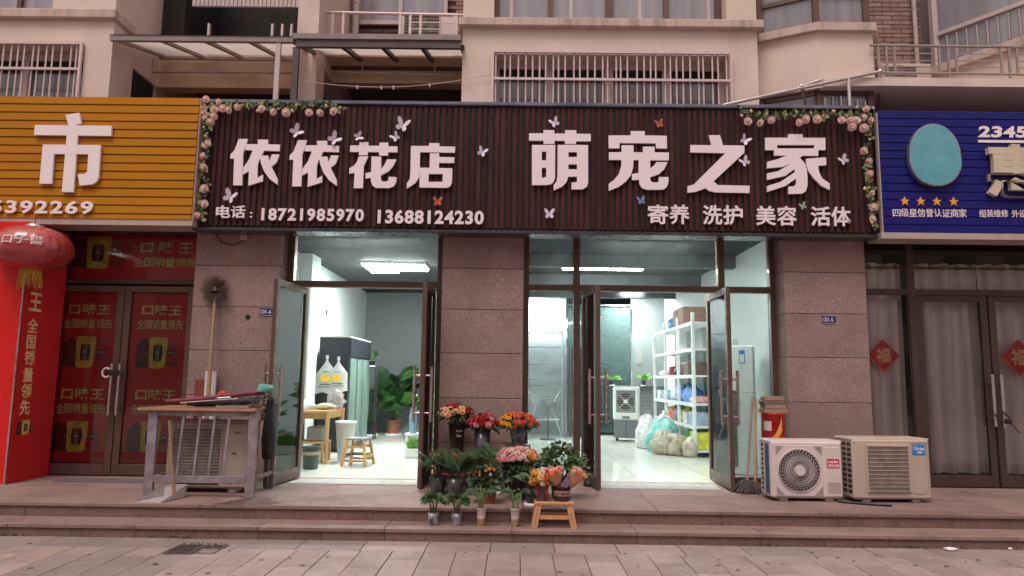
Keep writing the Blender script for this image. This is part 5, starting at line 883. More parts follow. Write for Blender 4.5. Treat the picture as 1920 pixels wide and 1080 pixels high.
# plants in the flower shop
big_leaf = mat('broad_leaf', (.022, .065, .018), .38, var=.4, scale=5, sub=.12); big_leaf2 = mat('broad_leaf_light', (.06, .15, .03), .4, var=.4, scale=5, sub=.2); fresh = mat('fresh_leaf', (.10, .26, .03), .5, var=.35, scale=12, sub=.3); terra = mat('terracotta', (.26, .085, .05), .65, var=.12); soil = mat('soil', (.03, .02, .015), .95); stem_m = mat('stem_green', (.06, .11, .03), .6)
def big_plant(loc, potm, r, h, nl, ll, hh, label, seed, spread=.35, lm=(big_leaf, big_leaf2), cat='potted plant'):
    rg = random.Random(seed); t = thing('potted_plant', label, cat, loc, 0, 'potted plants'); pot(t, r*.78, r, h, potm); B().lathe([(r*1.15, 0), (r*1.2, .02), (r*.7, .021)], n=18).grow('saucer', white_pl, t, False); B().lathe([(.001, h*.82), (r-.013, h*.815)], n=16).grow('soil', soil, t, False)
    st = B()
    for k in range(nl):
        a = rg.uniform(0, 6.283); f = rg.uniform(.35, 1); z = h+hh*rg.uniform(.25, 1); p = Vector((math.cos(a)*spread*f*.55, math.sin(a)*spread*f*.55, z)); st.tube([(.02*math.cos(a), .02*math.sin(a), h*.8), (p.x*.4, p.y*.4, h+(z-h)*.6), p], .007, 5, .005)
        d = Vector((math.cos(a)*(.5+.5*f), math.sin(a)*(.5+.5*f), rg.uniform(.4, 1.6))); l = ll*rg.uniform(.7, 1.2); B().leaf(p, d, (-d.x*.4, -1+d.y*.2, .7), l, l*rg.uniform(.34, .46), rg.uniform(.15, .5), 6).grow('leaf', lm[0] if rg.random() < .75 else lm[1], t, False)
    st.grow('stems', stem_m, t, False); return t
big_plant((-2.39, 6.5, 0), terra, .14, .28, 44, .46, .85, 'tall broad leaved plant in a terracotta pot at the back wall', 1, .55); big_plant((-2.82, 6.3, 0), ink, .15, .28, 40, .44, .72, 'tall broad leaved plant in a black pot beside the cooler', 2, .52); big_plant((-2.62, 5.3, 1.30), ink, .06, .10, 16, .14, .14, 'small leafy plant on the thin black stand behind the cooler', 3, .2)
t = thing('plant_stand', 'thin black metal plant stand behind the display cooler', 'plant stand', (-2.62, 5.3, 0)); bx('top', ink, t, -2.72, -2.52, 5.2, 5.4, 1.28, 1.299)
for sx in (-.09, .09):
    for sy in (-.09, .09): bx('leg', ink, t, -2.62+sx-.01, -2.62+sx+.01, 5.3+sy-.01, 5.3+sy+.01, 0, 1.279)
t = thing('planter_box', 'long white planter box with bright green grass and twigs', 'planter', (-1.2, 2.5, 0)); bx('box', white_pl, t, -1.52, -.62, 2.30, 2.75, 0, .13, .005); bx('soil', soil, t, -1.50, -.64, 2.32, 2.73, .1305, .135); b = B(); rg = random.Random(9)
for i in range(1300): b.leaf((rg.uniform(-1.49, -.65), rg.uniform(2.32, 2.72), .13), (rg.uniform(-.5, .5), rg.uniform(-.5, .5), 1), (0, -1, 0), rg.uniform(.08, .2), .012, .2, 2)
o = b.grow('grass', fresh, t); o['kind'] = 'stuff'; b = B()
for i in range(60): p = (rg.uniform(-1.45, -.7), rg.uniform(2.32, 2.6), .14); b.tube([p, (p[0]+rg.uniform(-.08, .08), p[1]-.03, .16+rg.uniform(0, .08))], .004, 4)
b.grow('twigs', cardb, t)['kind'] = 'stuff'
big_plant((-1.12, 2.95, .30), white_pl, .11, .2, 26, .24, .42, 'fresh green leafy plant in a white pot behind the planter box', 4, .36, (fresh, big_leaf2)); big_plant((-.98, 1.95, 0), white_pl, .09, .16, 26, .20, .62, 'bright green bushy plant by the open flower shop door', 5, .26, (fresh, big_leaf2)); big_plant((-1.33, 2.98, .30), ink, .08, .14, 20, .2, .40, 'dark potted plant beside the blue vase on the stand', 6, .26, (big_leaf, fresh))
t = thing('plant_bench', 'low white bench carrying pots behind the planter box', 'bench', (-1.1, 2.95, 0)); bx('top', white_pl, t, -1.60, -.62, 2.78, 3.12, .27, .299, .003)
for xx in (-1.57, -.66): bx('leg', white_pl, t, xx-.02, xx+.02, 2.8, 3.1, 0, .2699)
t = thing('vase', 'pale blue glass vase standing on the white bench', 'vase', (-1.50, 2.9, .30)); B().lathe([(.045, 0), (.055, .02), (.06, .22), (.045, .32), (.052, .36)], n=18).grow('body', mat('blue_glass', (.18, .30, .38), .1, var=.1, spec=.7), t, False)
# ---- pet shop furniture
t = thing('air_cooler', 'white and grey upright air cooler on castors in the pet shop', 'air cooler', (2.05, 5.6, 0), R_(-14)); cool_g = mat('cooler_grey', (.13, .145, .155), .5); B().box(-.24, .24, 0, .34, .38, 1.0, .03).grow('upper_body', white_pl, t, False); B().box(-.225, .225, .01, .33, .06, .379, .01).grow('tank', cool_g, t, False); bx('top_panel', mat('cooler_top', (.30, .33, .35), .4), t, -.21, .21, .02, .30, 1.001, 1.012, 0, False)
B().box(-.175, .175, -.006, .004, .52, .93, .004).grow('grille_frame', cool_g, t, False); B().cyl((0, -.0065, .725), (0, -.009, .725), .155, n=32).grow('fan_opening', ac_blk, t, False); b = B()
for k in range(10): b.box(-.17, .17, -.016, -.012, .54+k*.042, .5435+k*.042)
for k in range(4): a = k*1.5708+.785; b.bar((.035*math.cos(a), -.014, .725+.035*math.sin(a)), (.16*math.cos(a), -.014, .725+.16*math.sin(a)), .007, .007)
b.grow('louvres', white_pl, t, False); B().cyl((0, -.009, .725), (0, -.022, .725), .04, n=20).grow('hub', white_pl, t, False); bx('control_panel', cool_g, t, -.07, .07, -.003, .001, .41, .455, 0, False); bx('tank_seam', ink, t, -.005, .005, .006, .0095, .07, .37, 0, False); b = B()
for k in range(12): b.box(.2405, .243, .06, .28, .46+k*.042, .475+k*.042)
b.grow('side_louvre', mat('cooler_side_slot', (.35, .37, .37), .5), t, False)
for sx in (-.18, .18):
    for sy in (.05, .29): B().cyl((sx-.012, sy, .03), (sx+.012, sy, .03), .03, n=12).grow('castor', ink, t, False)
tag(B().tube([(2.30, 5.85, .25), (2.42, 5.9, .20), (2.55, 6.1, .08), (2.60, 6.3, .012), (2.75, 6.6, .012)], .013, 6).grow('power_cable', white_pl, None), 'white cable curving from the air cooler to the wall', 'cable')
for x, lb, sd in ((1.98, 'small green plant in dark pot on the ledge behind the cooler', 11), (2.62, 'small green plant in dark pot on the ledge over grey tiles', 12)): big_plant((x, 6.94, 1.0), plate_b, .045, .10, 18, .13, .09, lb, sd, .2, (fresh, fresh))
rack_w = mat('rack_white', (.70, .73, .72), .45); t = thing('storage_rack', 'white steel storage rack along the pet shop wall', 'rack', (2.87, 4.45, 0)); YP = (2.95, 3.95, 4.95, 5.95); ZS = (.10, .45, .78, 1.2, 1.6, 2.0)
for yy in YP:
    for xx in (2.66, 3.06): bx('post', rack_w, t, xx-.022, xx+.022, yy-.022, yy+.022, 0, 2.14)
for y0, y1 in zip(YP, YP[1:]):
    for zz in ZS: bx('shelf', rack_w, t, 2.645, 3.08, y0+.0225, y1-.0225, zz-.02, zz, .002); bx('shelf_lip', rack_w, t, 2.64, 2.6445, y0+.0225, y1-.0225, zz-.045, zz+.005)
for zz in ZS: bx('end_rail', rack_w, t, 2.6825, 3.0375, 2.93, 2.97, zz-.03, zz)
for yy in YP: B().bar((2.66, yy, 1.92), (2.75, yy, 2.0), .015, .015).grow('brace', rack_w, t)
def goods(name, x, y, z, sx, sy, sz, col, label, cat, seed, soft=True, grp='goods on the white rack'):
    m = mat('goods_'+'_'.join(str(int(c*100)) for c in col), col, .45, var=.3, scale=11, col2=tuple(min(.85, c*1.15+.16) for c in col) if soft else None)
    if soft: return crumple(name, (x, y, z+sz*.62*.5), (sx/2, sy/2, sz*.5), m, seed, label, cat, grp, 1, .42)
    return tag(B().box(x-sx/2, x+sx/2, y-sy/2, y+sy/2, z+.001, z+sz, .006).grow(name, m, None), label, cat, grp)
GD = [(4.25, 1.2, .34, (.02, .018, .02), 'black pet bed lying on the upper rack shelf', 'pet bed', .22, 1), (4.62, 1.2, .16, (.30, .02, .05), 'dark red box beside the black pet bed', 'box', .16, 0), (5.5, 1.2, .25, (.70, .70, .68), 'white package on the upper rack shelf at far end', 'package', .14, 1), (5.15, 1.2, .2, (.62, .66, .64), 'pale package on upper shelf beside a rack post', 'package', .13, 1),
  (4.7, .78, .34, (.55, .60, .62), 'white and blue feed bag on the middle rack shelf', 'feed bag', .34, 1), (4.15, .78, .42, (.04, .16, .52), 'bright blue feed bag on the middle rack shelf', 'feed bag', .32, 1), (3.7, .78, .3, (.06, .22, .58), 'second blue feed bag on the middle rack shelf', 'feed bag', .30, 1), (5.2, .78, .22, (.20, .42, .60), 'light blue package on the middle rack shelf', 'package', .2, 1), (5.65, .78, .26, (.66, .66, .64), 'white boxed goods at the far end of middle shelf', 'box', .16, 0), (3.25, .78, .3, (.55, .25, .22), 'pink and red treats tray on the middle shelf', 'tray', .13, 1),
  (4.75, .45, .3, (.62, .16, .03), 'orange feed bag on the lower rack shelf', 'feed bag', .28, 1), (4.35, .45, .3, (.05, .16, .40), 'dark blue feed bag on the lower rack shelf', 'feed bag', .26, 1), (3.95, .45, .22, (.70, .52, .04), 'yellow package on the lower rack shelf', 'package', .27, 1), (3.6, .45, .22, (.55, .60, .66), 'pale blue carton on the lower rack shelf', 'carton', .17, 0), (3.2, .45, .26, (.32, .40, .48), 'blue grey tubs on the lower rack shelf', 'tub', .2, 0), (5.3, .45, .26, (.66, .60, .44), 'cream package on lower rack shelf', 'package', .24, 1), (3.15, .10, .28, (.62, .62, .06), 'yellow bottles pack on the bottom rack shelf', 'bottles', .26, 0), (3.5, .10, .26, (.10, .34, .10), 'green pack on the bottom rack shelf', 'package', .26, 0), (3.5, 1.2, .3, (.16, .10, .09), 'brown pet carrier on the upper shelf near rack end', 'pet carrier', .2, 0)]
for i, (y, z, sy, col, lb, cat, sz, soft) in enumerate(GD): goods(cat.replace(' ', '_'), 2.84, y, z, .34, sy, sz, col, lb, cat, 50+i, bool(soft))
t = thing('woven_basket', 'brown woven pet basket with oval handle hole on top of the rack', 'basket', (2.85, 4.0, 2.0)); wov = mat('woven_cane', (.26, .17, .13), .8, var=.5, scale=40, bump=.8, bscale=60); bx('basket', wov, t, 2.66, 3.06, 3.62, 4.35, 2.002, 2.30, .03); B().add([(2.658, 3.985+.10*math.cos(a), 2.22+.045*math.sin(a)) for a in [6.283*i/20 for i in range(20)]], [tuple(range(20))]).grow('handle_hole', ink, t); bx('front_weave', wov, t, 2.68, 3.04, 3.615, 3.6199, 2.01, 2.29)
goods('feed_bag', 2.85, 4.68, 2.0, .34, .34, .36, (.60, .64, .66), 'white plastic sack on the rack top beside the basket', 'sack', 90); goods('feed_bag', 2.72, 4.55, 2.0, .2, .24, .22, (.03, .22, .60), 'blue bag on the rack top beside the basket', 'bag', 91)
for i, (x, y, sx, sy, sz, col, lb) in enumerate([(2.28, 3.35, .30, .34, .40, (.34, .28, .20), 'tan printed litter sack in front of the rack, next to the teal bag'), (2.46, 3.2, .26, .32, .38, (.38, .31, .23), 'tan litter sack leaning between two others by the rack'), (2.60, 3.0, .2, .26, .34, (.42, .36, .27), 'smallest tan litter sack at the end post of the rack'), (2.36, 3.75, .42, .40, .58, (.12, .42, .38), 'teal and white printed bag on top of the litter sacks'), (2.20, 4.3, .3, .36, .62, (.62, .60, .60), 'white plastic sack behind the teal bag'), (2.50, 4.3, .34, .4, .66, (.60, .58, .56), 'white plastic sack against the rack post')]): goods('litter_sack', x, y, 0, sx*1.25, sy, sz, col, lb, 'sack', 100+i, True, 'sacks on the pet shop floor')
t = thing('tall_air_conditioner', 'tall grey white floor standing air conditioner behind the fixed pane', 'air conditioner', (2.74, .95, 0), R_(-20)); tall = mat('tall_ac_grey', (.66, .70, .70), .3, var=.05); B().box(-.155, .155, 0, .30, 0, 1.55, .02).grow('casing', tall, t, False); b = B()
for k in range(38): b.box(-.145, -.06, -.004, .001, .10+k*.024, .112+k*.024)
b.grow('side_louvre', ac_blk, t, False); bx('energy_label', lab_b, t, -.02, .05, -.003, .001, 1.33, 1.49, 0, False); bx('label_panel', white_pl, t, -.012, .042, -.0045, -.0031, 1.34, 1.44, 0, False); bx('seam', dent, t, -.155, .155, -.002, .001, .98, .985, 0, False)
tag(B().lathe([(.03, 0), (.035, .03), (.018, .05), (.03, .075), (.001, .09)], (2.72, 1.08, 1.551), 12).grow('glass_ornament', clear_pl, None), 'small clear glass ornament on the tall air conditioner', 'ornament')
tag(bx('wall_switch', white_pl, None, 3.085, 3.099, 1.5, 1.58, 1.2, 1.28), 'white wall switch on the pet shop wall', 'switch'); tag(bx('wall_notice', grey_pl, None, 2.50, 2.62, 7.085, 7.099, 1.45, 1.75), 'small framed notice on the grey back wall', 'notice')
t = thing('grooming_table', 'steel grooming table with folded legs at the back of pet shop', 'table', (.6, 6.2, 0)); bx('table_top', chrome, t, .12, 1.0, 6.0, 6.5, .98, 1.0)
for xx in (.2, .92): B().tube([(xx, 6.25, .98), (.56+(xx-.56)*.4, 6.25, .6), (xx, 6.25, 0.015)], .014, 6).grow('leg', chrome, t)
B().tube([(.25, 6.25, .35), (.87, 6.25, .35)], .012, 6).grow('stretcher', chrome, t)
t = thing('wire_rack', 'tall chrome wire rack behind the grooming table', 'rack', (.5, 6.7, 0))
for xx in (.22, .95):
    for yy in (6.6, 7.0): B().cyl((xx, yy, 0), (xx, yy, 2.1), .014, n=8).grow('post', chrome, t)
for zz in (.3, 1.1, 1.4, 1.75, 2.05): B().box(.22, .95, 6.6, 7.0, zz, zz+.012).grow('shelf', chrome, t)
t = thing('pedestal_fan', 'dark pedestal fan below the grooming table', 'fan', (.62, 5.7, 0)); B().lathe([(.14, 0), (.14, .02), (.02, .03)], n=20).grow('base', ink, t, False); B().cyl((0, 0, .03), (0, 0, .55), .014, n=8).grow('pole', ink, t, False); b = B()
for q in (.05, .1, .15, .2): b.tube([(q*math.cos(a), -.05, .6+q*math.sin(a)) for a in [6.283*i/24 for i in range(25)]], .004, 4)
for k in range(12): b.tube([(0, -.06, .6), (.2*math.cos(k*.5236), -.05, .6+.2*math.sin(k*.5236))], .003, 4)
b.grow('guard', ink, t, False); b = B()
for k in range(3): a = k*2.094; b.add([(0, -.03, .6), (.17*math.cos(a), -.04, .6+.17*math.sin(a)), (.18*math.cos(a+.5), -.03, .6+.18*math.sin(a+.5)), (.13*math.cos(a+.9), -.02, .6+.13*math.sin(a+.9))], [(0, 1, 2, 3)])
b.grow('blades', grey_pl, t, False)
tag(bx('dark_doorway_block', cab_b, None, 1.10, 1.45, 6.4, 6.95, 0, 1.75, .005), 'narrow black block standing in for the dark doorway beside the glass partition', 'cabinet')  # near-black block added in place of the shade inside a doorway
# ================================================================= FLOWERS AT THE PILLAR
rg = random.Random(77)
PET = {'red': mat('petal_red', (.42, .012, .02), .5, var=.3, scale=40, sub=.1), 'cream': mat('petal_peach', (.80, .48, .26), .5, var=.2, scale=40, sub=.1), 'pink': mat('petal_pink', (.72, .30, .32), .5, var=.25, scale=40, sub=.1), 'rose': mat('petal_hot_pink', (.55, .09, .12), .5, var=.3, scale=40, sub=.1), 'orange': mat('petal_orange', (.72, .15, .03), .5, var=.25, scale=40, sub=.1), 'yellow': mat('petal_yellow', (.78, .38, .03), .5, var=.25, scale=40, sub=.1), 'white': mat('petal_white', (.72, .56, .46), .5, var=.2, scale=40, sub=.1)}
BLM = {k: [rose_mesh('bloom', .032, m, i+40, 4) for i in range(2)] for k, m in PET.items()}
lf_dark = mat('bouquet_leaf', (.028, .052, .018), .5, var=.5, scale=20, sub=.12); lf_mid = mat('bush_leaf', (.05, .10, .025), .45, var=.5, scale=20, sub=.2); palm_m = mat('palm_leaf', (.045, .085, .03), .5, var=.4, scale=20, sub=.12); blk_b = mat('black_bucket', (.012, .012, .014), .4, var=.2); vase_gl = glass('vase_glass', (.86, .90, .88), .05, 1.45, .2, (.6, .62, .6), 5); vase_dk = mat('smoky_vase', (.055, .05, .05), .2, var=.3, spec=.7); kraft = mat('kraft_paper', (.52, .28, .17), .75, var=.12, scale=6, sub=.15)
def leaves(b, c, rad, n, l, wd, rg, low=-.4):
    for i in range(n):
        a = rg.uniform(0, 6.283); e = math.asin(rg.uniform(low, 1)); f = rg.uniform(.45, 1); d = Vector((math.cos(a)*math.cos(e), math.sin(a)*math.cos(e), math.sin(e))); p = Vector(c)+Vector((d.x*rad[0], d.y*rad[1], d.z*rad[2]))*f
        b.leaf(p, d+Vector((rg.uniform(-.6, .6), rg.uniform(-.6, .6), rg.uniform(-.3, .6))), (rg.uniform(-.5, .5), -1, .6), l*rg.uniform(.6, 1.2), wd*rg.uniform(.7, 1.2), .3, 3)
    return b
def blooms(t, c, rad, cols, n, s=1., low=.0, front=True):
    pts = []; tries = 0
    while len(pts) < n and tries < 3000:
        tries += 1; a = rg.uniform(0, 6.283); e = math.asin(rg.uniform(low, 1)); d = Vector((math.cos(a)*math.cos(e), math.sin(a)*math.cos(e), math.sin(e)))
        if front and d.y > .55: continue
        p = Vector(c)+Vector((d.x*rad[0], d.y*rad[1], d.z*rad[2]))*rg.uniform(.9, 1.05)
        if any((p-q).length < .040*s for q in pts): continue
        pts.append(p); k = cols(p-Vector(c)) if callable(cols) else rg.choice(cols); link(rg.choice(BLM[k]), 'bloom', t, p, (d+Vector((0, -.35, .25))).to_track_quat('Z', 'Y').to_euler(), s*rg.uniform(.8, 1.12))
def stems(t, base, top, rad, n, m=stem_m):
    b = B()
    for i in range(n): a = rg.uniform(0, 6.283); r_ = rg.uniform(0, 1); b.tube([(base[0]+.03*math.cos(a), base[1]+.03*math.sin(a), base[2]), (top[0]+rad*r_*math.cos(a), top[1]+rad*r_*math.sin(a), top[2])], .004, 4)
    b.grow('stems', m, t, False)
wood_red = mat('bench_red_wood', (.30, .10, .05), .55, var=.2, scale=5, stretch=(1, 12, 12)); t = thing('low_bench', 'low reddish wooden bench against the granite pillar', 'bench', (-.55, -.27, 0)); bx('seat', wood_red, t, -.86, -.22, -.42, -.12, .315, .343, .004)
for xx in (-.80, -.28): B().bar((xx, -.38, .315), (xx-.02, -.40, 0), .035, .035).grow('leg', wood_red, t); B().bar((xx, -.16, .315), (xx-.02, -.14, 0), .035, .035).grow('leg', wood_red, t)
B().bar((-.60, -.4, .31), (-.66, -.41, .18), .03, .05).grow('brace', wood_red, t); bx('stretcher', wood_red, t, -.80, -.30, -.40, -.38, .12, .15)
G_F = 'flower buckets at the pillar'
t = thing('flower_bucket', 'black bucket of peach and red roses on the low bench', 'flower bucket', (-.60, -.27, .344), 0, G_F); pot(t, .066, .085, .31, blk_b, .012); stems(t, (0, 0, .05), (0, 0, .42), .1, 24); leaves(B(), (0, 0, .38), (.15, .14, .10), 170, .075, .04, rg).grow('foliage', lf_dark, t, False)
blooms(t, (-.01, 0, .40), (.165, .14, .085), lambda p: 'red' if p.x > .085 or (p.z > .06 and rg.random() < .55) else 'cream', 38, 1.08, -.05)
wrap = lambda P: (.0845*math.sin(P[0]/.085), -.0845*math.cos(P[0]/.085)-.0015+P[1], P[2]); text(t, 'Wish', -.0, .065, .215, .24, 0, .001, letter_w, .004, 'label_letter', fn=lambda P: (.082*math.sin(P[0]/.08), -.0815*math.cos(P[0]/.08)-.002+P[1], P[2]), w=False, italic=.2); text(t, 'Flow', .005, .06, .165, .19, 0, .001, letter_w, .004, 'label_letter', fn=lambda P: (.079*math.sin(P[0]/.078), -.0795*math.cos(P[0]/.078)-.002+P[1], P[2]), w=False, italic=.2)
t = thing('flower_vase', 'smoky vase of red and pink roses on the bench end', 'flower vase', (-.335, -.27, .344), 0, G_F); B().lathe([(.075, 0), (.088, .24), (.083, .24), (.071, .01)], n=20).grow('vase', vase_dk, t, False); stems(t, (0, 0, .03), (0, 0, .3), .1, 26); leaves(B(), (0, 0, .28), (.16, .13, .09), 170, .075, .04, rg).grow('foliage', lf_dark, t, False); blooms(t, (0, 0, .30), (.165, .13, .085), ['red', 'red', 'red', 'rose', 'red', 'pink'], 34, 1.05, -.1)
t = thing('plant_stand', 'dark plant stand holding the glass vase at the pillar', 'plant stand', (.03, -.28, 0)); bx('top', blk_b, t, -.10, .16, -.40, -.16, .41, .44, .003)
for sx in (-.11, .11):
    for sy in (-.10, .10): bx('leg', blk_b, t, .03+sx-.012, .03+sx+.012, -.28+sy-.012, -.28+sy+.012, 0, .4099)
t = thing('flower_vase', 'clear glass vase of orange and yellow small roses on dark stand', 'flower vase', (.03, -.28, .441), 0, G_F); B().lathe([(.055, 0), (.085, .15), (.081, .15), (.051, .01)], n=20).grow('vase', vase_gl, t, False); stems(t, (0, 0, .015), (0, 0, .22), .1, 40); leaves(B(), (0, 0, .2), (.19, .14, .09), 170, .06, .035, rg).grow('foliage', lf_dark, t, False); blooms(t, (0, 0, .21), (.20, .14, .10), lambda p: 'yellow' if p.x < -.03 and p.z < .085 else ('white' if p.x < -.14 else rg.choice(['orange', 'orange', 'orange', 'rose'])), 58, .78, -.2)
t = thing('flower_bucket', 'tall black bucket of pale pink cluster roses standing on the platform', 'flower bucket', (.045, -.98, 0), 0, G_F); pot(t, .07, .09, .28, blk_b, .01); stems(t, (0, 0, .05), (0, 0, .36), .1, 20); leaves(B(), (.01, 0, .30), (.17, .15, .14), 300, .08, .045, rg, -.9).grow('foliage', lf_dark, t, False); blooms(t, (-.01, 0, .37), (.19, .15, .10), lambda p: rg.choice(['yellow', 'white', 'white', 'pink']) if p.x > .07 else rg.choice(['pink', 'pink', 'pink', 'white']), 78, .78, -.05)
t = thing('potted_shrub', 'bushy green potted shrub without flowers behind the bouquets', 'shrub', (.44, -.92, 0), 0, 'potted plants'); pot(t, .08, .10, .17, blk_b); b = B()
for i in range(14): a = rg.uniform(0, 6.283); b.tube([(0, 0, .13), (.1*math.cos(a), .08*math.sin(a), .3), (.17*math.cos(a)*rg.uniform(.4, 1.1), .14*math.sin(a), rg.uniform(.33, .52))], .005, 4, .003)
b.grow('branches', mat('twig_brown', (.06, .04, .025), .8), t, False); leaves(B(), (0, 0, .36), (.19, .16, .145), 420, .05, .034, rg, -.7).grow('foliage', lf_mid, t, False)
b = B()
for i in range(10): b.leaf((.2+rg.uniform(-.03, .05), -.02, .42+rg.uniform(-.2, .07)), (1, -.3, .3), (0, -1, .5), .05, .03, .3, 3)
b.grow('side_leaves', lf_mid, t, False)
def palm(loc, label, seed, n=22, hh=.42):
    r2 = random.Random(seed); t = thing('potted_palm', label, 'palm', loc, 0, 'potted palms'); B().lathe([(.062, 0), (.088, .17), (.082, .17), (.056, .01)], n=18).grow('pot', vase_gl, t, False); B().lathe([(.055, .012), (.075, .13), (.001, .14)], n=16).grow('soil', soil, t, False); b = B()
    for k in range(n):
        a = r2.uniform(0, 6.283); rr = r2.uniform(.08, .20); top = Vector((rr*math.cos(a), rr*math.sin(a), r2.uniform(.28, hh))); pts = [Vector((.015*math.cos(a), .015*math.sin(a), .13)), Vector((top.x*.35, top.y*.35, top.z*.8)), top]; b.tube(pts, .003, 4)
        for i in range(9):
            u = .35+.65*i/8; q = pts[1].lerp(pts[2], (u-.35)/.65); dd = (pts[2]-pts[1]).normalized(); sd = dd.cross(Vector((0, 0, 1))).normalized()
            for s in (-1, 1): b.leaf(q, dd*.8+sd*s*.9, (0, -.4, 1), .095*(1.15-.5*abs(u-.6)), .013, .35, 2)
    b.grow('fronds', palm_m, t, False); return t
palm((-.735, -.72, 0), 'small feathery palm in clear wrapped pot next to the open door', 1); palm((-.565, -.82, 0), 'small feathery palm in clear wrapped pot before the low bench', 2); palm((-.40, -.58, 0), 'small feathery palm under the smoky vase of red roses', 3, 16, .42)
t = big_plant((-.19, -.60, 0), blk_b, .08, .14, 9, .24, .28, 'dark broad leaved plant between the vase and pink roses', 14, .16, (palm_m, lf_dark)); t = thing('flowering_plant', 'low plant with small orange flowers in a reddish brown pot', 'potted plant', (-.225, -1.20, 0), 0, 'potted plants'); pot(t, .055, .07, .11, terra); leaves(B(), (-.03, 0, .2), (.14, .12, .11), 200, .075, .045, rg, -.6).grow('foliage', lf_dark, t, False); blooms(t, (-.03, -.01, .24), (.12, .09, .075), ['orange', 'yellow', 'yellow', 'rose', 'white'], 17, .5, .1)
big_plant((.16, -1.28, 0), blk_b, .06, .10, 12, .16, .16, 'dark leafy potted plant on the platform edge under the pink roses', 15, .15, (palm_m, lf_dark))
# on the lower step
wrapm = mat('wrapped_pot', (.22, .20, .21), .3, var=.9, scale=24, spec=.7, coat=.5)
for x, lb, sd in ((-.675, 'knobbly bonsai plant in crumpled foil pot on lower step, next to another', 1), (-.475, 'upright bonsai plant in crumpled foil pot beside the tall white cup', 2)):
    r2 = random.Random(sd); t = thing('bonsai_plant', lb, 'bonsai', (x, -1.62, T1), 0, 'small plants on the lower step'); B().lathe([(.042, 0), (.047, .03), (.045, .06), (.049, .10), (.044, .10), (.001, .09)], n=20, wob=.03).grow('pot', wrapm, t, False); b = B()
    for k in range(3): b.tube([(.012*(k-1), 0, .09), (.02*(k-1), r2.uniform(-.01, .01), .14), (.03*(k-1), 0, .19)], .012, 6, .006)
    b.grow('trunk', mat('bonsai_bark', (.10, .07, .05), .8), t, False); leaves(B(), (0, 0, .20), (.085, .07, .035), 120, .06, .026, r2, -.3).grow('foliage', mat('bonsai_leaf', (.035, .085, .02), .5, var=.4, scale=20, sub=.15), t, False)
cup = mat('white_cup', (.66, .54, .55), .4); gold_g = mat('gold_gravel', (.36, .23, .09), .6, var=.6, scale=60, bump=.6, bscale=150)
for x, lb, sd in ((-.272, 'leafy stems in a tall white and gold cup between two bonsai and another cup', 1), (.012, 'leafy stems in a tall white and gold cup beside the wooden stool', 2)):
    r2 = random.Random(sd+5); t = thing('cup_plant', lb, 'cup plant', (x, -1.63, T1), 0, 'small plants on the lower step'); B().lathe([(.031, 0), (.033, .062)], n=20).grow('gold_base', gold_g, t, False); B().lathe([(.033, .0625), (.038, .135), (.043, .137), (.043, .145), (.036, .145), (.001, .12)], n=20).grow('cup', cup, t, False); b = B()
    for k in range(9): a = r2.uniform(0, 6.283); b.tube([(.015*math.cos(a), .015*math.sin(a), .12), (.03*math.cos(a), .03*math.sin(a), .22), (.07*math.cos(a), .06*math.sin(a), .27+r2.uniform(0, .05))], .004, 4)
    b.grow('stems', mat('stem_pale', (.16, .22, .08), .6), t, False)
    for k in range(11): a = 6.283*k/11+r2.uniform(-.2, .2); B().leaf((.05*math.cos(a), .05*math.sin(a), .25+r2.uniform(0, .05)), (math.cos(a), math.sin(a), r2.uniform(-.1, .8)), (0, -.5, 1), .11, .055, .4, 5).grow('leaf', lf_dark if r2.random() < .6 else lf_mid, t, False)
pine2 = mat('stool_wood', (.52, .26, .13), .6, var=.15, scale=4, stretch=(12, 12, 1)); t = thing('wooden_stool', 'small knotty wooden stool on the lower step holding bouquets', 'stool', (.335, -1.60, T1)); B().box(-.165, .165, -.095, .095, .185, .208, .004).grow('seat', pine2, t, False)
for sx in (-1, 1):
    for sy in (-1, 1): B().bar((sx*.13, sy*.078, .185), (sx*.165, sy*.088, 0), .05, .02).grow('leg', pine2, t, False)
for sy in (-1, 1): B().bar((-.135, sy*.076, .085), (.135, sy*.076, .085), .016, .03).grow('stretcher', pine2, t, False)
b = B()
for k in range(7): b.cyl((-.13+k*.043, -.0952, .196), (-.13+k*.043, -.0962, .196), .006, n=8)
for sx in (-1, 1):
    for q in range(4): b.cyl((sx*(.14+q*.006)+rg.uniform(-.012, .012), -.099, .15-q*.035), (sx*(.14+q*.006), -.1, .15-q*.035), .004, n=8)
b.grow('knots', mat('knot_dark', (.16, .06, .03), .6), t, False); zt = T1+.208
t = thing('flower_bucket', 'grey metal bucket of orange and red roses with red ribbon on the stool', 'flower bucket', (.235, -1.60, zt), 0, G_F); pot(t, .042, .058, .125, mat('zinc_bucket', (.11, .105, .115), .35, metal=.4, var=.2)); leaves(B(), (0, 0, .16), (.09, .08, .08), 90, .055, .03, rg, -.3).grow('foliage', lf_dark, t, False); blooms(t, (0, -.005, .17), (.095, .08, .085), lambda p: 'yellow' if p.x < -.045 else ('white' if p.z > .065 else rg.choice(['red', 'red', 'orange', 'cream', 'white'])), 34, .85, -.35); ribbon = mat('dark_red_ribbon', (.18, .012, .02), .5); B().add([(.0, -.062, .12), (.03, -.066, .12), (.075, -.064, .03), (.045, -.062, .02)], [(0, 1, 2, 3)]).grow('ribbon', ribbon, t, False); B().add([(-.05, -.05, .12), (-.02, -.064, .12), (-.035, -.066, .05), (-.06, -.056, .06)], [(0, 1, 2, 3)]).grow('ribbon', ribbon, t, False)
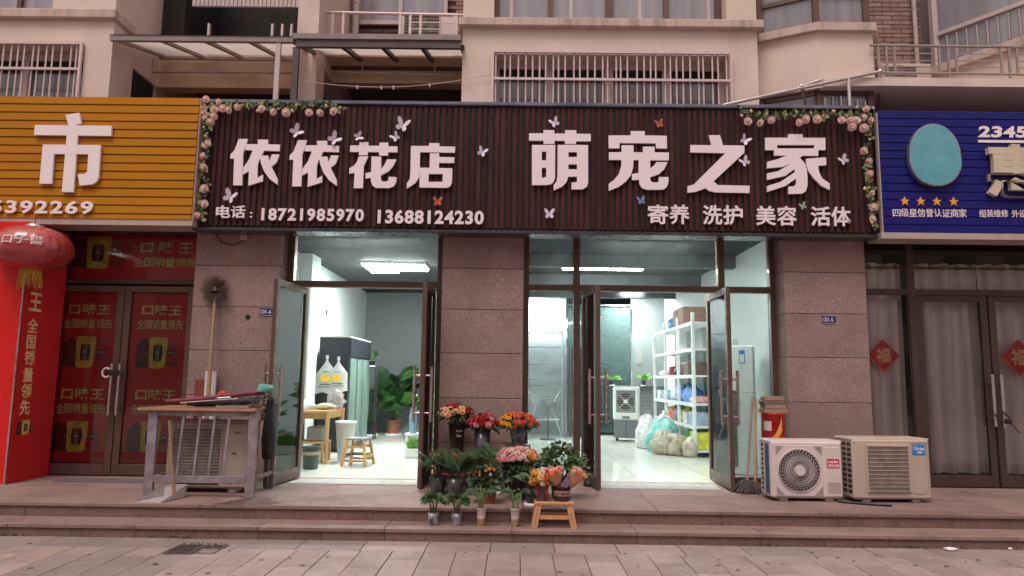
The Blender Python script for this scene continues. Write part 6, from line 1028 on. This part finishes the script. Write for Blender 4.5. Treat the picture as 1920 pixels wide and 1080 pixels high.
t = thing('flower_pot', 'dark pot with pink lettered band holding kraft wrapped bouquets on stool', 'flower pot', (.405, -1.60, zt), 0, G_F); pot(t, .062, .075, .125, mat('brown_pot', (.035, .022, .022), .5), .005); B().lathe([(.0695, .045), (.0735, .088)], n=28).grow('band', mat('pink_band', (.48, .25, .23), .6), t, False); text(t, 'UXY♦BOX', -.066, .066, .055, .078, 0, .0008, ink, .008, 'label_letter', fn=lambda P: (.0735*math.sin(P[0]/.072), -.0735*math.cos(P[0]/.072)-.0012+P[1], P[2]), w=False)
def bouquet(t, base, d, l, r, cols, n):
    base, d = Vector(base), Vector(d).normalized(); a = d.cross(Vector((0, 1, 0))).normalized(); c = d.cross(a); b = B(); k = 18; vs = []
    for j, (u, rr) in enumerate(((0, .02), (.5, r*.6), (1, r))):
        for i in range(k): th = 6.283*i/k; w_ = 1+.10*math.sin(4*th)+(.05*math.sin(9*th) if j == 2 else 0); vs.append(base+d*l*u*(1+(.12*math.sin(4*th+1) if j == 2 else 0))+(a*math.cos(th)+c*math.sin(th))*rr*w_)
    b.add(vs, [(j*k+i, j*k+(i+1) % k, (j+1)*k+(i+1) % k, (j+1)*k+i) for j in range(2) for i in range(k)], True).grow('kraft_wrap', kraft, t, False); m = 0
    while m < n:
        u, v = rg.uniform(-1, 1), rg.uniform(-1, 1)
        if u*u+v*v > .8: continue
        p = base+d*l*rg.uniform(.88, 1.05)+(a*u+c*v)*r*.85; link(rg.choice(BLM[rg.choice(cols)]), 'bloom', t, p, (d+Vector((0, -.5, 0))).to_track_quat('Z', 'Y').to_euler(), rg.uniform(.6, .85)); m += 1
bouquet(t, (-.03, 0, .10), (-.30, -.30, 1), .16, .085, ['white', 'orange', 'cream', 'pink'], 14); bouquet(t, (.03, 0, .09), (.75, -.25, 1), .19, .08, ['orange', 'pink', 'cream', 'white'], 13)
b = B(); b.add([(-.02, -.075, .13), (.03, -.082, .21), (.055, -.08, .25), (.065, -.075, .16), (.04, -.085, .12), (.0, -.09, .125)], [(0, 1, 2, 3, 4, 5)]); b.grow('tulle_bow', mat('mauve_tulle', (.16, .10, .15), .6, var=.3, scale=20), t, False)

# ================================================================= HOUSES ACROSS THE STREET (seen only in reflections)
opp = mat('opposite_plaster', (.38, .30, .27), .9, var=.12, scale=.4); opp_r = mat('opposite_roof', (.14, .08, .07), .8, var=.2, scale=2)
for k, (x0, x1, h, lb) in enumerate(((-34, -13, 10.5, 'long plastered block across the street'), (-11.5, 1.5, 8.2, 'gabled plastered house across the street'), (3, 15, 9.0, 'wider gabled house across the street'), (17, 38, 12, 'tall plastered block at the street corner'))):
    t = thing('street_house', lb, 'house', ((x0+x1)/2, -27, G), 0, 'houses across the street'); bx('wall', opp, t, x0, x1, -33, -27, G, h); m_ = (x0+x1)/2
    B().poly([(x0-.5, h), (x1+.5, h), (m_, h+2.6)], -33.3, -26.6).grow('roof', opp_r, t)
    nx = int((x1-x0)/3)
    for i in range(nx):
        for j in range(int(h//3)): xx = x0+1.2+i*3; bx('window', pane_dark, t, xx, xx+1.5, -26.99, -26.9, 1+j*3, 2.5+j*3)

# locks and mat at the neighbours
t = thing('door_lock', 'white ring lock joining the handles of the red advert doors', 'lock', (-4.42, .08, 1.12)); B().tube([(-4.49+.045*math.cos(a), .08, 1.12+.05*math.sin(a)) for a in [.8+i*.42 for i in range(13)]], .011, 8).grow('ring', white_pl, t); bx('lock_body', ink, t, -4.46, -4.35, .065, .095, 1.09, 1.15, .004)
t = thing('cable_lock', 'black cable lock hung on the handles of the curtained doors', 'lock', (5.23, .05, .75)); B().tube([(5.18, .05, .80), (5.22, .02, .72), (5.30, .02, .70), (5.33, .04, .76), (5.27, .05, .82)], .009, 6).grow('cable', ink, t); B().tube([(5.31, .02, .72), (5.40, .0, .60)], .006, 6).grow('tail', ink, t); bx('lock_body', ink, t, 5.27, 5.33, .0, .035, .69, .745, .004)
tag(bx('doormat', mat('blue_grey_mat', (.12, .105, .12), .95, var=.4, scale=14, bump=.6), None, -4.75, -3.75, -.30, -.05, .0005, .007), 'dark worn doormat before the red advert doors', 'doormat', 'doormats')

b = B(); rg = random.Random(31)     # trodden spots and grit
for i in range(150):
    x, y = rg.uniform(-4.6, 4.6), rg.uniform(-3.4, -1.85); r_ = rg.choice((.004, .006, .009, .014, .02)); n = 9; a0 = rg.uniform(0, 6)
    b.prism([(x+r_*rg.uniform(.6, 1.2)*math.cos(6.283*k/n+a0), y+r_*rg.uniform(.6, 1.2)*math.sin(6.283*k/n+a0)) for k in range(n)], G+.0025, G+.0042)
o = b.grow('grit', mat('dark_spots', (.10, .075, .068), .85, var=.3), None); o['kind'] = 'stuff'; tag(o, 'dark gum spots and grit scattered over the paving', 'grit')
